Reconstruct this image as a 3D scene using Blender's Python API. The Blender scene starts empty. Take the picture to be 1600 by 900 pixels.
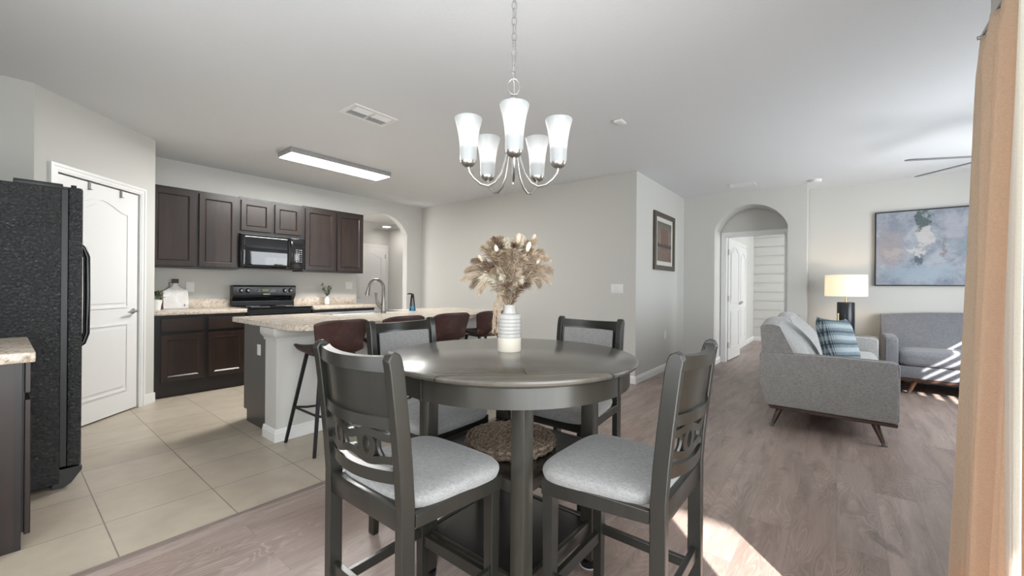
import bpy, bmesh, math, random
from mathutils import Vector, Matrix
R = math.radians
PI = math.pi
S = bpy.context.scene
COL = S.collection

# ------------------------------------------------------------------ camera
EYE, YAW, ROLL, FOC = 1.188, .6724, .0081, 639.9
cy_, sy_ = math.cos(YAW), math.sin(YAW)
cam_d = bpy.data.cameras.new('camera')
cam = bpy.data.objects.new('camera', cam_d)
COL.objects.link(cam)
cam_d.sensor_fit = 'HORIZONTAL'
cam_d.sensor_width = 36
cam_d.lens = FOC / 1600 * 36
cam_d.shift_y = -1.74 / 1600
cam_d.clip_start = .02
rt, up, fw = Vector((sy_, -cy_, 0)), Vector((0, 0, 1)), Vector((cy_, sy_, 0))
r2 = rt * math.cos(ROLL) + up * math.sin(ROLL)
u2 = up * math.cos(ROLL) - rt * math.sin(ROLL)
cam.matrix_world = Matrix(((r2.x, u2.x, -fw.x, 0), (r2.y, u2.y, -fw.y, 0), (r2.z, u2.z, -fw.z, EYE), (0, 0, 0, 1)))
S.camera = cam

# ------------------------------------------------------------------ colour, world, sun, daylight and fill
S.view_settings.view_transform = 'Standard'
S.view_settings.look = 'None'
S.view_settings.gamma = 1
S.view_settings.use_curve_mapping = False
S.view_settings.exposure = .95
W = bpy.data.worlds.new('world')
S.world = W
W.use_nodes = True
wn = W.node_tree.nodes
bg = wn['Background']
bg.inputs[0].default_value = (.80, .90, 1.0, 1)
bg.inputs[1].default_value = 1.2

def light(name, kind, loc, direction, power, color=(1, 1, 1), size=None, size_y=None, radius=None, spread=None):
    d = bpy.data.lights.new(name, kind)
    o = bpy.data.objects.new(name, d)
    COL.objects.link(o)
    o.location = loc
    if direction is not None:
        o.rotation_euler = Vector(direction).to_track_quat('-Z', 'Y').to_euler()
    d.energy = power
    d.color = color
    if kind == 'AREA':
        d.shape = 'RECTANGLE'
        d.size = size
        d.size_y = size_y
        if spread: d.spread = spread
    if radius is not None and kind in ('POINT', 'SPOT'): d.shadow_soft_size = radius
    return o

sun = light('sun', 'SUN', (0, -6, 6), (.74, .67, -.53), 13.0, (1, .965, .92))
sun.data.angle = R(.6)
# living-room window daylight, plus fill lamps added before solid slider, nook and bedroom walls
light('slider_fill', 'AREA', (.15, -.40, 1.15), (0, 1, -.05), 34, (.93, .97, 1), 2.1, 1.9)  # fill lamp added inside the room, standing in for slider daylight
light('nook_fill', 'AREA', (-1.12, 1.1, 1.35), (1, 0, 0), 22, (.95, .98, 1), 1.9, 1.5)  # fill lamp added behind the camera; the wall has no opening
light('living_window_daylight', 'AREA', (5.2, -1.95, 1.35), (0, 1, .12), 42, (.90, .95, 1), 2.2, 1.5)
light('bedroom_fill', 'AREA', (9.3, -1.96, 1.6), (0, 1, 0), 46, (.95, .98, 1), 1.6, 1.4)  # fill lamp added out of view in the bedroom, before a solid wall

# ------------------------------------------------------------------ materials
def M(name, col, rough=.5, metal=0, spec=.5, **k):
    m = bpy.data.materials.new(name)
    m.use_nodes = True
    b = m.node_tree.nodes['Principled BSDF']
    b.inputs['Base Color'].default_value = (*col, 1)
    b.inputs['Roughness'].default_value = rough
    b.inputs['Metallic'].default_value = metal
    b.inputs['Specular IOR Level'].default_value = spec
    for kk, v in k.items():
        b.inputs[kk].default_value = v
    return m

class N:
    def __init__(s, m):
        s.m = m; s.t = m.node_tree; s.b = s.t.nodes['Principled BSDF']
    def n(s, typ, **k):
        o = s.t.nodes.new(typ)
        for a, v in k.items(): setattr(o, a, v)
        return o
    def l(s, a, b): s.t.links.new(a, b)
    def coord(s, scale=(1, 1, 1), loc=(0, 0, 0), rot=(0, 0, 0), kind='Object'):
        tc = s.n('ShaderNodeTexCoord'); mp = s.n('ShaderNodeMapping')
        s.l(tc.outputs[kind], mp.inputs[0])
        mp.inputs['Scale'].default_value = scale
        mp.inputs['Location'].default_value = loc
        mp.inputs['Rotation'].default_value = rot
        return mp.outputs[0]
    def noise(s, vec, scale, detail=4, rough=.5, dist=0):
        o = s.n('ShaderNodeTexNoise')
        s.l(vec, o.inputs['Vector'])
        o.inputs['Scale'].default_value = scale
        o.inputs['Detail'].default_value = detail
        o.inputs['Roughness'].default_value = rough
        o.inputs['Distortion'].default_value = dist
        return o.outputs['Fac']
    def ramp(s, fac, stops, interp='LINEAR'):
        o = s.n('ShaderNodeValToRGB'); e = o.color_ramp.elements
        o.color_ramp.interpolation = interp
        while len(e) < len(stops): e.new(.5)
        for i, (p, c) in enumerate(stops):
            e[i].position = p
            e[i].color = (*c, 1) if len(c) == 3 else c
        s.l(fac, o.inputs[0])
        return o.outputs[0]
    def mix(s, a, b, fac, mode='MIX'):
        o = s.n('ShaderNodeMix', data_type='RGBA', blend_type=mode)
        for v, i in ((fac, 0), (a, 6), (b, 7)):
            if isinstance(v, (int, float)): o.inputs[i].default_value = v
            elif isinstance(v, tuple): o.inputs[i].default_value = (*v, 1)
            else: s.l(v, o.inputs[i])
        return o.outputs[2]
    def bump(s, h, strength, dist=.002):
        o = s.n('ShaderNodeBump')
        o.inputs['Strength'].default_value = strength
        o.inputs['Distance'].default_value = dist
        s.l(h, o.inputs['Height'])
        s.l(o.outputs[0], s.b.inputs['Normal'])
    def color(s, c): s.l(c, s.b.inputs['Base Color'])
    def rough(s, c): s.l(c, s.b.inputs['Roughness'])

def wall_mat(name, col, bump=.15, scale=120):
    m = M(name, col, .75, spec=.25); n = N(m)
    v = n.coord(kind='Object')
    n.bump(n.noise(v, scale, 3), bump, .003)
    return m
m_wall = wall_mat('greige_wall_paint', (.60, .595, .565))
m_ceil = wall_mat('textured_ceiling_paint', (.715, .730, .745), .55, 60)
m_bed = wall_mat('shiplap_paint', (.66, .66, .63))
m_white = M('white_trim_paint', (.80, .80, .79), .35)
m_plastic = M('white_plastic', (.78, .78, .76), .4)

def wood_floor():
    m = M('grey_brown_plank_floor', (.3, .25, .22), .42); n = N(m)
    v = n.coord()
    br = n.n('ShaderNodeTexBrick'); n.l(v, br.inputs['Vector'])
    br.offset = .37; br.offset_frequency = 2; br.squash = 1
    br.inputs['Color1'].default_value = (0, 0, 0, 1)
    br.inputs['Color2'].default_value = (1, 1, 1, 1)
    br.inputs['Mortar'].default_value = (.5, .5, .5, 1)
    br.inputs['Scale'].default_value = 1
    br.inputs['Mortar Size'].default_value = .0012
    br.inputs['Mortar Smooth'].default_value = .1
    br.inputs['Bias'].default_value = 0
    br.inputs['Brick Width'].default_value = 1.22
    br.inputs['Row Height'].default_value = .178
    rnd = br.outputs['Color']
    # per-plank shift of the grain
    sc = n.n('ShaderNodeVectorMath', operation='SCALE'); n.l(rnd, sc.inputs[0]); sc.inputs['Scale'].default_value = 7.3
    ad = n.n('ShaderNodeVectorMath', operation='ADD'); n.l(v, ad.inputs[0]); n.l(sc.outputs[0], ad.inputs[1])
    mp = n.n('ShaderNodeMapping'); n.l(ad.outputs[0], mp.inputs[0]); mp.inputs['Scale'].default_value = (1.1, 6.5, 1)
    blot = n.noise(mp.outputs[0], 1.5, 5, .6, .4)
    mp2 = n.n('ShaderNodeMapping'); n.l(ad.outputs[0], mp2.inputs[0]); mp2.inputs['Scale'].default_value = (.95, 3.6, 1)
    field = n.noise(mp2.outputs[0], 1.5, 2.5, .45, .55)
    mu = n.n('ShaderNodeMath', operation='MULTIPLY'); n.l(field, mu.inputs[0]); mu.inputs[1].default_value = 230
    sn = n.n('ShaderNodeMath', operation='SINE'); n.l(mu.outputs[0], sn.inputs[0])
    hf = n.n('ShaderNodeMath', operation='MULTIPLY_ADD'); n.l(sn.outputs[0], hf.inputs[0]); hf.inputs[1].default_value = .5; hf.inputs[2].default_value = .5
    ring = hf.outputs[0]
    mp3 = n.n('ShaderNodeMapping'); n.l(ad.outputs[0], mp3.inputs[0]); mp3.inputs['Scale'].default_value = (3, 60, 1)
    fine = n.noise(mp3.outputs[0], 2.0, 4, .6)
    knots = n.noise(n.coord(scale=(2.2, 5, 1), loc=(4, 2, 0)), 1.3, 4, .55, .6)
    where = n.ramp(n.noise(n.coord(scale=(1, 2.2, 1), loc=(9, 5, 0)), 1.6, 3), [(.38, (.06,) * 3), (.66, (.36,) * 3)])
    base = n.ramp(rnd, [(0, (.275, .203, .175)), (.35, (.345, .264, .230)), (.7, (.312, .242, .214)), (1, (.385, .305, .268))])
    c = n.mix(base, (.150, .112, .096), n.ramp(blot, [(.42, (0, 0, 0)), (.76, (.90, .90, .90))]))
    light_ = n.mix(c, (.50, .435, .40), 1.0)
    lm = n.n('ShaderNodeMath', operation='MULTIPLY'); n.l(n.ramp(ring, [(.60, (0, 0, 0)), (.97, (1, 1, 1))]), lm.inputs[0]); n.l(where, lm.inputs[1])
    c = n.mix(c, (.50, .42, .37), lm.outputs[0])
    c = n.mix(c, (.17, .135, .12), n.ramp(fine, [(.5, (0, 0, 0)), (.85, (.30, .30, .30))]))
    c = n.mix(c, (.12, .10, .095), n.ramp(knots, [(.66, (0, 0, 0)), (.76, (.65, .65, .65))]))
    c = n.mix(c, (.12, .095, .085), n.ramp(br.outputs['Fac'], [(.0, (0, 0, 0)), (1, (.42, .42, .42))]))
    n.color(c)
    n.rough(n.ramp(fine, [(0, (.38, .38, .38)), (1, (.52, .52, .52))]))
    n.bump(ring, .05, .001)
    return m
m_floor = wood_floor()

def tile_floor():
    m = M('beige_floor_tile', (.45, .41, .35), .38); n = N(m)
    v = n.coord(loc=(-.335, -2.40, 0))
    br = n.n('ShaderNodeTexBrick'); n.l(v, br.inputs['Vector'])
    br.offset = 0; br.squash = 1
    br.inputs['Color1'].default_value = (.450, .390, .312, 1)
    br.inputs['Color2'].default_value = (.492, .432, .350, 1)
    br.inputs['Mortar'].default_value = (.20, .165, .135, 1)
    br.inputs['Scale'].default_value = 1
    br.inputs['Mortar Size'].default_value = .0026
    br.inputs['Mortar Smooth'].default_value = .1
    br.inputs['Brick Width'].default_value = .449
    br.inputs['Row Height'].default_value = .440
    cl = n.noise(n.coord(), 5, 6, .6, .3)
    c = n.mix(br.outputs['Color'], (.5, .5, .5), 1.0, 'MULTIPLY')
    c = n.mix(br.outputs['Color'], n.ramp(cl, [(.3, (.88, .87, .86)), (.7, (1.08, 1.08, 1.07))]), 1.0, 'MULTIPLY')
    n.color(c)
    n.bump(n.ramp(br.outputs['Fac'], [(0, (1, 1, 1)), (1, (0, 0, 0))]), .5, .002)
    return m
m_tile = tile_floor()

def granite():
    m = M('speckled_beige_granite', (.5, .42, .33), .22); n = N(m)
    v = n.coord()
    a = n.noise(v, 55, 5, .75)
    vo = n.n('ShaderNodeTexVoronoi'); n.l(v, vo.inputs['Vector']); vo.inputs['Scale'].default_value = 95
    b = n.noise(v, 18, 4, .6)
    c = n.ramp(a, [(.32, (.12, .075, .05)), (.42, (.40, .30, .21)), (.52, (.57, .49, .40)), (.68, (.74, .69, .60))])
    c = n.mix(c, (.66, .60, .52), n.ramp(b, [(.4, (0, 0, 0)), (.62, (.7, .7, .7))]))
    c = n.mix(c, (.16, .11, .08), n.ramp(vo.outputs['Distance'], [(.0, (.75, .75, .75)), (.28, (0, 0, 0))]))
    n.color(c)
    return m
m_granite = granite()

def wood(name, c1, c2, rough=.35, along='z', sc=1.0, coat=0.0):
    m = M(name, c1, rough); n = N(m)
    s = {'x': (1.5, 22, 22), 'y': (22, 1.5, 22), 'z': (22, 22, 1.5)}[along]
    f = n.noise(n.coord(scale=tuple(q * sc for q in s)), 1.6, 5, .6, .3)
    g = n.noise(n.coord(), 5, 2)
    n.color(n.mix(n.ramp(f, [(.3, c1), (.7, c2)]), c2, n.ramp(g, [(.45, (0, 0, 0)), (.75, (.5, .5, .5))])))
    n.b.inputs['Coat Weight'].default_value = coat
    n.b.inputs['Coat Roughness'].default_value = .2
    return m
m_cab = wood('espresso_cabinet_wood', (.009, .0048, .0034), (.027, .0135, .0090), .36, 'z', .7, .16)
m_cabframe = wood('espresso_face_frame', (.008, .0055, .0055), (.013, .0095, .009), .36, 'z', 1, .15)
m_panel = M('dark_island_end_panel', (.034, .031, .031), .38)
m_table = wood('dark_grey_stained_table_wood', (.030, .028, .0225), (.042, .039, .032), .30, 'z', .6, .12)
def tabletop():
    m = M('grey_stained_tabletop', (.12, .11, .1), .24); n = N(m)
    # planks radiate in quarters: grain turned 45 degrees either side of the middle lines
    tc = n.n('ShaderNodeTexCoord')
    ab = n.n('ShaderNodeVectorMath', operation='ABSOLUTE'); n.l(tc.outputs['Object'], ab.inputs[0])
    mp = n.n('ShaderNodeMapping'); n.l(ab.outputs[0], mp.inputs[0]); mp.inputs['Rotation'].default_value = (0, 0, R(45))
    st = n.n('ShaderNodeMapping'); n.l(mp.outputs[0], st.inputs[0]); st.inputs['Scale'].default_value = (2, 26, 1)
    f = n.noise(st.outputs[0], 1.8, 5, .6, .4)
    wv = n.n('ShaderNodeTexBrick'); n.l(mp.outputs[0], wv.inputs['Vector'])
    wv.inputs['Scale'].default_value = 1; wv.inputs['Brick Width'].default_value = 4; wv.inputs['Row Height'].default_value = .105
    wv.inputs['Mortar Size'].default_value = .0028; wv.inputs['Color1'].default_value = (.9, .9, .9, 1); wv.inputs['Color2'].default_value = (1.1, 1.1, 1.1, 1)
    wv.inputs['Mortar'].default_value = (.40, .40, .40, 1)
    c = n.ramp(f, [(.28, (.060, .054, .044)), (.55, (.094, .085, .071)), (.75, (.122, .111, .094))])
    c = n.mix(c, wv.outputs['Color'], 1.0, 'MULTIPLY')
    n.color(c)
    n.b.inputs['Coat Weight'].default_value = .45
    n.b.inputs['Coat Roughness'].default_value = .24
    return m
m_tabletop = tabletop()
m_chair = wood('dark_grey_stained_chair_wood', (.0145, .0142, .0115), (.021, .0205, .017), .29, 'z', .6, .12)
m_walnut = wood('walnut_sofa_wood', (.030, .012, .007), (.075, .031, .016), .35, 'x', 1, .3)
m_walnut_l = wood('orange_walnut_leg', (.22, .085, .035), (.32, .13, .055), .35, 'z', 1, .3)

def fabric(name, c1, c2, scale=900, bump=.5, blot=.25):
    m = M(name, c1, .9, spec=.2); n = N(m)
    v = n.coord()
    f = n.noise(n.coord(scale=(1, .25, 1)), scale * .55, 2, .6)
    g = n.noise(n.coord(scale=(.25, 1, 1)), scale * .55, 2, .6)
    mixv = n.mix(f, g, .5)
    b = n.noise(v, 14, 4, .6)
    c = n.ramp(mixv, [(.38, c1), (.62, c2)])
    c = n.mix(c, tuple(q * .80 for q in c1), n.ramp(b, [(.45, (0, 0, 0)), (.75, (blot, blot, blot))]))
    n.color(c)
    n.bump(mixv, bump, .001)
    n.b.inputs['Sheen Weight'].default_value = .25
    return m
m_seat = fabric('light_grey_woven_seat_fabric', (.215, .215, .212), (.305, .305, .298), 420, .3)
m_sofa = fabric('grey_tweed_sofa_fabric', (.27, .268, .262), (.43, .428, .42), 300, .5)
m_sofa2 = fabric('blue_grey_sofa_fabric', (.150, .153, .166), (.235, .238, .255), 300, .5)
m_pipe = M('dark_grey_piping', (.07, .07, .075), .8)
m_curt = fabric('tan_linen_curtain_fabric', (.66, .555, .415), (.78, .68, .53), 500, .5, .1)
for mm, tr in ((m_curt, (.85, .50, .22)),):
    nt = mm.node_tree; out = nt.nodes['Material Output']
    tl = nt.nodes.new('ShaderNodeBsdfTranslucent'); tl.inputs[0].default_value = (*tr, 1)
    ms = nt.nodes.new('ShaderNodeMixShader'); ms.inputs[0].default_value = .36
    nt.links.new(nt.nodes['Principled BSDF'].outputs[0], ms.inputs[1]); nt.links.new(tl.outputs[0], ms.inputs[2])
    nt.links.new(ms.outputs[0], out.inputs[0])
m_sunlit_fold = fabric('sunlit_linen_white', (.80, .77, .70), (.92, .90, .85), 500, .5, .1)  # overexposed sunlight on the tan curtain, put into a white base colour
nt = m_sunlit_fold.node_tree
tl = nt.nodes.new('ShaderNodeBsdfTranslucent'); tl.inputs[0].default_value = (.95, .93, .88, 1)
ms = nt.nodes.new('ShaderNodeMixShader'); ms.inputs[0].default_value = .5
nt.links.new(nt.nodes['Principled BSDF'].outputs[0], ms.inputs[1]); nt.links.new(tl.outputs[0], ms.inputs[2])
nt.links.new(ms.outputs[0], nt.nodes['Material Output'].inputs[0])

def fridge_mat():
    m = M('textured_black_appliance', (.022, .024, .028), .30, spec=.9); n = N(m)
    v = n.coord()
    a = n.noise(v, 70, 4, .6, .6)
    n.bump(a, 1.0, .016)
    n.rough(n.ramp(n.noise(v, 2.2, 3), [(.35, (.24,) * 3), (.7, (.42,) * 3)]))
    n.color(n.ramp(n.noise(v, 3, 3), [(.3, (.006, .007, .008)), (.7, (.016, .018, .022))]))
    return m
m_fridge = fridge_mat()
m_black = M('gloss_black', (.010, .010, .011), .12, spec=.6)
m_lampbase = M('blue_black_lamp_base', (.014, .018, .024), .28)
m_blackm = M('satin_black', (.013, .013, .014), .4)
m_glassblk = M('black_glass', (.006, .007, .008), .04, spec=.8)
m_iron = M('black_metal', (.02, .02, .022), .45, .6)
m_nickel = M('brushed_nickel', (.52, .51, .49), .30, 1)
m_hook = M('grey_hook_metal', (.16, .16, .16), .45, .5)
m_steel = M('stainless_steel', (.48, .48, .48), .28, 1)
m_faucet = M('satin_nickel_faucet', (.27, .255, .235), .28, 1)
m_brass = M('brass', (.52, .40, .22), .35, 1)
m_label = M('pale_grey_marking', (.45, .45, .45), .5)
m_green_disp = M('dim_green_display', (.12, .13, .05), .3)

def leather():
    m = M('brown_leather', (.06, .02, .015), .42); n = N(m)
    v = n.coord()
    n.color(n.ramp(n.noise(v, 7, 4, .6), [(.3, (.028, .010, .008)), (.55, (.052, .021, .017)), (.8, (.105, .055, .045))]))
    n.bump(n.noise(v, 260, 3), .25, .001)
    n.rough(n.ramp(n.noise(v, 9, 3), [(.3, (.34,) * 3), (.7, (.5,) * 3)]))
    return m
m_leather = leather()

def emis(name, col, st, base=(.9, .9, .9)):
    m = M(name, base, .4); b = m.node_tree.nodes['Principled BSDF']
    b.inputs['Emission Color'].default_value = (*col, 1)
    b.inputs['Emission Strength'].default_value = st
    return m
m_led = emis('lit_led_lens', (1, .99, .96), 5)
m_down = emis('lit_downlight_lens', (1, .93, .85), 5)
def shade_mat():
    m = M('frosted_glass_shade', (.24, .26, .27), .35); n = N(m)
    tc = n.n('ShaderNodeTexCoord'); sp = n.n('ShaderNodeSeparateXYZ'); n.l(tc.outputs['Generated'], sp.inputs[0])
    # the bulb behind the frosted glass glows in the middle of the height
    f = n.ramp(sp.outputs['Z'], [(.0, (.13,) * 3), (.28, (.17,) * 3), (.38, (.42,) * 3), (.60, (.42,) * 3), (1, (.13,) * 3)])
    n.b.inputs['Emission Color'].default_value = (1, .985, .95, 1)
    n.l(f, n.b.inputs['Emission Strength'])
    return m
m_shade = shade_mat()
def lampshade():
    m = M('white_fabric_lampshade', (.58, .57, .55), .8); n = N(m)
    tc = n.n('ShaderNodeTexCoord')
    vd = n.n('ShaderNodeVectorMath', operation='DISTANCE'); n.l(tc.outputs['Object'], vd.inputs[0]); vd.inputs[1].default_value = (-.18, .14, .62)
    f = n.ramp(vd.outputs['Value'], [(.12, (.50,) * 3), (.42, (.05,) * 3)])
    n.b.inputs['Emission Color'].default_value = (1, .70, .42, 1)
    n.l(f, n.b.inputs['Emission Strength'])
    return m
m_lampshade = lampshade()

def jute():
    m = M('brown_braided_seagrass', (.2, .13, .08), .85); n = N(m)
    v = n.coord()
    c = n.ramp(n.noise(v, 80, 4, .7), [(.3, (.06, .038, .025)), (.5, (.24, .175, .125)), (.72, (.46, .37, .28))])
    n.color(c); n.bump(n.noise(v, 130, 3), 1, .006)
    return m
m_jute = jute()

def pillow_mat():
    m = M('blue_patterned_pillow_fabric', (.1, .15, .19), .9); n = N(m)
    v = n.coord()
    w = n.n('ShaderNodeTexWave', wave_type='BANDS', bands_direction='X'); n.l(v, w.inputs['Vector'])
    w.inputs['Scale'].default_value = 27; w.inputs['Distortion'].default_value = 1.2; w.inputs['Detail'].default_value = 2; w.inputs['Detail Scale'].default_value = 6
    w2 = n.n('ShaderNodeTexWave', wave_type='BANDS', bands_direction='Z'); n.l(v, w2.inputs['Vector'])
    w2.inputs['Scale'].default_value = 3.0; w2.inputs['Distortion'].default_value = .9; w2.inputs['Detail'].default_value = 2; w2.inputs['Phase Offset'].default_value = 1.5
    a = n.ramp(w.outputs['Fac'], [(.25, (.035, .07, .095)), (.7, (.27, .33, .36))])
    b = n.ramp(w.outputs['Fac'], [(.2, (.20, .27, .31)), (.8, (.46, .51, .52))])
    c = n.mix(a, b, n.ramp(w2.outputs['Fac'], [(.55, (0, 0, 0)), (.85, (.9, .9, .9))]))
    c = n.mix(c, (.025, .045, .06), n.ramp(w2.outputs['Fac'], [(.02, (.75,) * 3), (.12, (0, 0, 0))]))
    n.color(c); n.bump(w.outputs['Fac'], .5, .004)
    return m
m_pillow = pillow_mat()

def painting():
    m = M('blue_grey_abstract_canvas', (.3, .35, .4), .6); n = N(m)
    v = n.coord()
    wob = n.n('ShaderNodeTexNoise'); n.l(v, wob.inputs['Vector']); wob.inputs['Scale'].default_value = 8; wob.inputs['Detail'].default_value = 6; wob.inputs['Roughness'].default_value = .7
    ws = n.n('ShaderNodeVectorMath', operation='MULTIPLY_ADD'); n.l(wob.outputs['Color'], ws.inputs[0]); ws.inputs[1].default_value = (0, .40, .40); ws.inputs[2].default_value = (0, -.20, -.20)
    wv = n.n('ShaderNodeVectorMath', operation='ADD'); n.l(v, wv.inputs[0]); n.l(ws.outputs[0], wv.inputs[1])
    def blob(c, y, z, ry, rz_, col, amt, soft=.35):
        mp = n.n('ShaderNodeMapping'); n.l(wv.outputs[0], mp.inputs[0]); mp.inputs['Scale'].default_value = (0, 1 / ry, 1 / rz_); mp.inputs['Location'].default_value = (0, -y / ry, -z / rz_)
        ln = n.n('ShaderNodeVectorMath', operation='LENGTH'); n.l(mp.outputs[0], ln.inputs[0])
        return n.mix(c, col, n.ramp(ln.outputs['Value'], [(1 - soft, (amt,) * 3), (1.0, (0, 0, 0))]))
    a = n.noise(v, 6, 8, .68, .4)
    c = n.ramp(a, [(.32, (.16, .19, .24)), (.50, (.27, .30, .35)), (.66, (.37, .39, .43))])
    c = blob(c, .46, .0, .17, .36, (.30, .275, .29), .75, .5)
    c = blob(c, .40, .28, .16, .12, (.17, .20, .27), .6, .6)
    c = blob(c, .45, -.05, .13, .06, (.40, .35, .34), .7, .5)
    c = blob(c, .20, -.33, .45, .14, (.30, .37, .44), .75, .5)
    c = blob(c, -.10, .27, .14, .2, (.36, .36, .42), .8, .5)
    c = blob(c, .17, .34, .075, .17, (.055, .085, .085), .9, .25)
    c = blob(c, .15, .13, .13, .13, (.50, .48, .47), .9, .35)
    c = blob(c, .20, -.03, .11, .05, (.50, .49, .48), .8, .4)
    c = blob(c, .21, -.14, .065, .075, (.06, .10, .11), .9, .3)
    c = blob(c, -.02, -.02, .03, .15, (.20, .15, .15), .7, .6)
    c = blob(c, -.34, .32, .07, .18, (.12, .16, .20), .7, .6)
    c = blob(c, -.42, -.22, .06, .16, (.15, .13, .15), .75, .5)
    c = blob(c, -.20, -.02, .14, .14, (.20, .27, .30), .55, .7)
    st = n.noise(n.coord(scale=(1, 2, 16)), 3.5, 6, .75)
    c = n.mix(c, (.14, .18, .22), n.ramp(st, [(.56, (0, 0, 0)), (.72, (.55, .55, .55))]))
    sp_ = n.noise(v, 60, 5, .7)
    c = n.mix(c, (.48, .48, .50), n.ramp(sp_, [(.58, (0, 0, 0)), (.75, (.5, .5, .5))]))
    n.color(c)
    return m
m_paint = painting()

def print_art():
    m = M('muted_landscape_print', (.2, .16, .13), .5); n = N(m)
    tc = n.n('ShaderNodeTexCoord'); sp = n.n('ShaderNodeSeparateXYZ'); n.l(tc.outputs['Object'], sp.inputs[0])
    c = n.ramp(sp.outputs['Z'], [(.0, (.17, .115, .09)), (.36, (.20, .15, .12)), (.40, (.10, .085, .08)), (.44, (.22, .18, .15)), (.75, (.20, .175, .14)), (1, (.13, .125, .105))])
    # z runs 0..1 through the mapping below
    mr = n.n('ShaderNodeMapRange'); n.l(sp.outputs['Z'], mr.inputs[0]); mr.inputs[1].default_value = -.27; mr.inputs[2].default_value = .27
    rampn = c.node; n.l(mr.outputs[0], rampn.inputs[0])
    n.color(n.mix(c, (.09, .07, .06), n.ramp(n.noise(n.coord(), 9, 5, .7), [(.5, (0, 0, 0)), (.8, (.6, .6, .6))])))
    return m
m_print = print_art()
m_printblk = M('reddish_brown_block_print', (.17, .105, .08), .5)
m_printdark = M('dark_treeline_print', (.06, .05, .05), .5)
m_mat = M('cream_picture_mat', (.62, .61, .56), .7)
m_frame = wood('dark_bronze_picture_frame', (.045, .035, .024), (.085, .070, .048), .4)
m_leaf = M('green_leaf', (.045, .10, .025), .5)
m_leaf2 = M('grey_green_leaf', (.085, .12, .085), .6)
m_leaf3 = M('dark_olive_leaf', (.03, .045, .02), .6)
m_stem = M('brown_stem', (.12, .07, .035), .7)
m_rope = M('brown_leather_strap', (.10, .05, .035), .6)
m_ceram = M('white_ceramic', (.78, .78, .76), .35)
m_ceramg = M('grey_blue_glaze', (.45, .44, .42), .25)
m_cream = M('cream_unglazed_clay', (.70, .65, .56), .6)
m_soap = M('blue_liquid', (.02, .28, .48), .15)
m_marble = M('white_marble_board', (.72, .71, .69), .35)
nn = N(m_marble); nn.color(nn.ramp(nn.noise(nn.coord(), 8, 6, .6, 1), [(.4, (.66, .65, .63)), (.6, (.76, .755, .74))]))
m_out = M('ground_outside', (.30, .32, .24), .9)
m_sock = M('light_grey_foot_pad', (.55, .56, .58), .7)
m_clear = M('clear_foot_cup', (.6, .6, .6), .1)
m_clear.node_tree.nodes['Principled BSDF'].inputs['Transmission Weight'].default_value = .8

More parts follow.
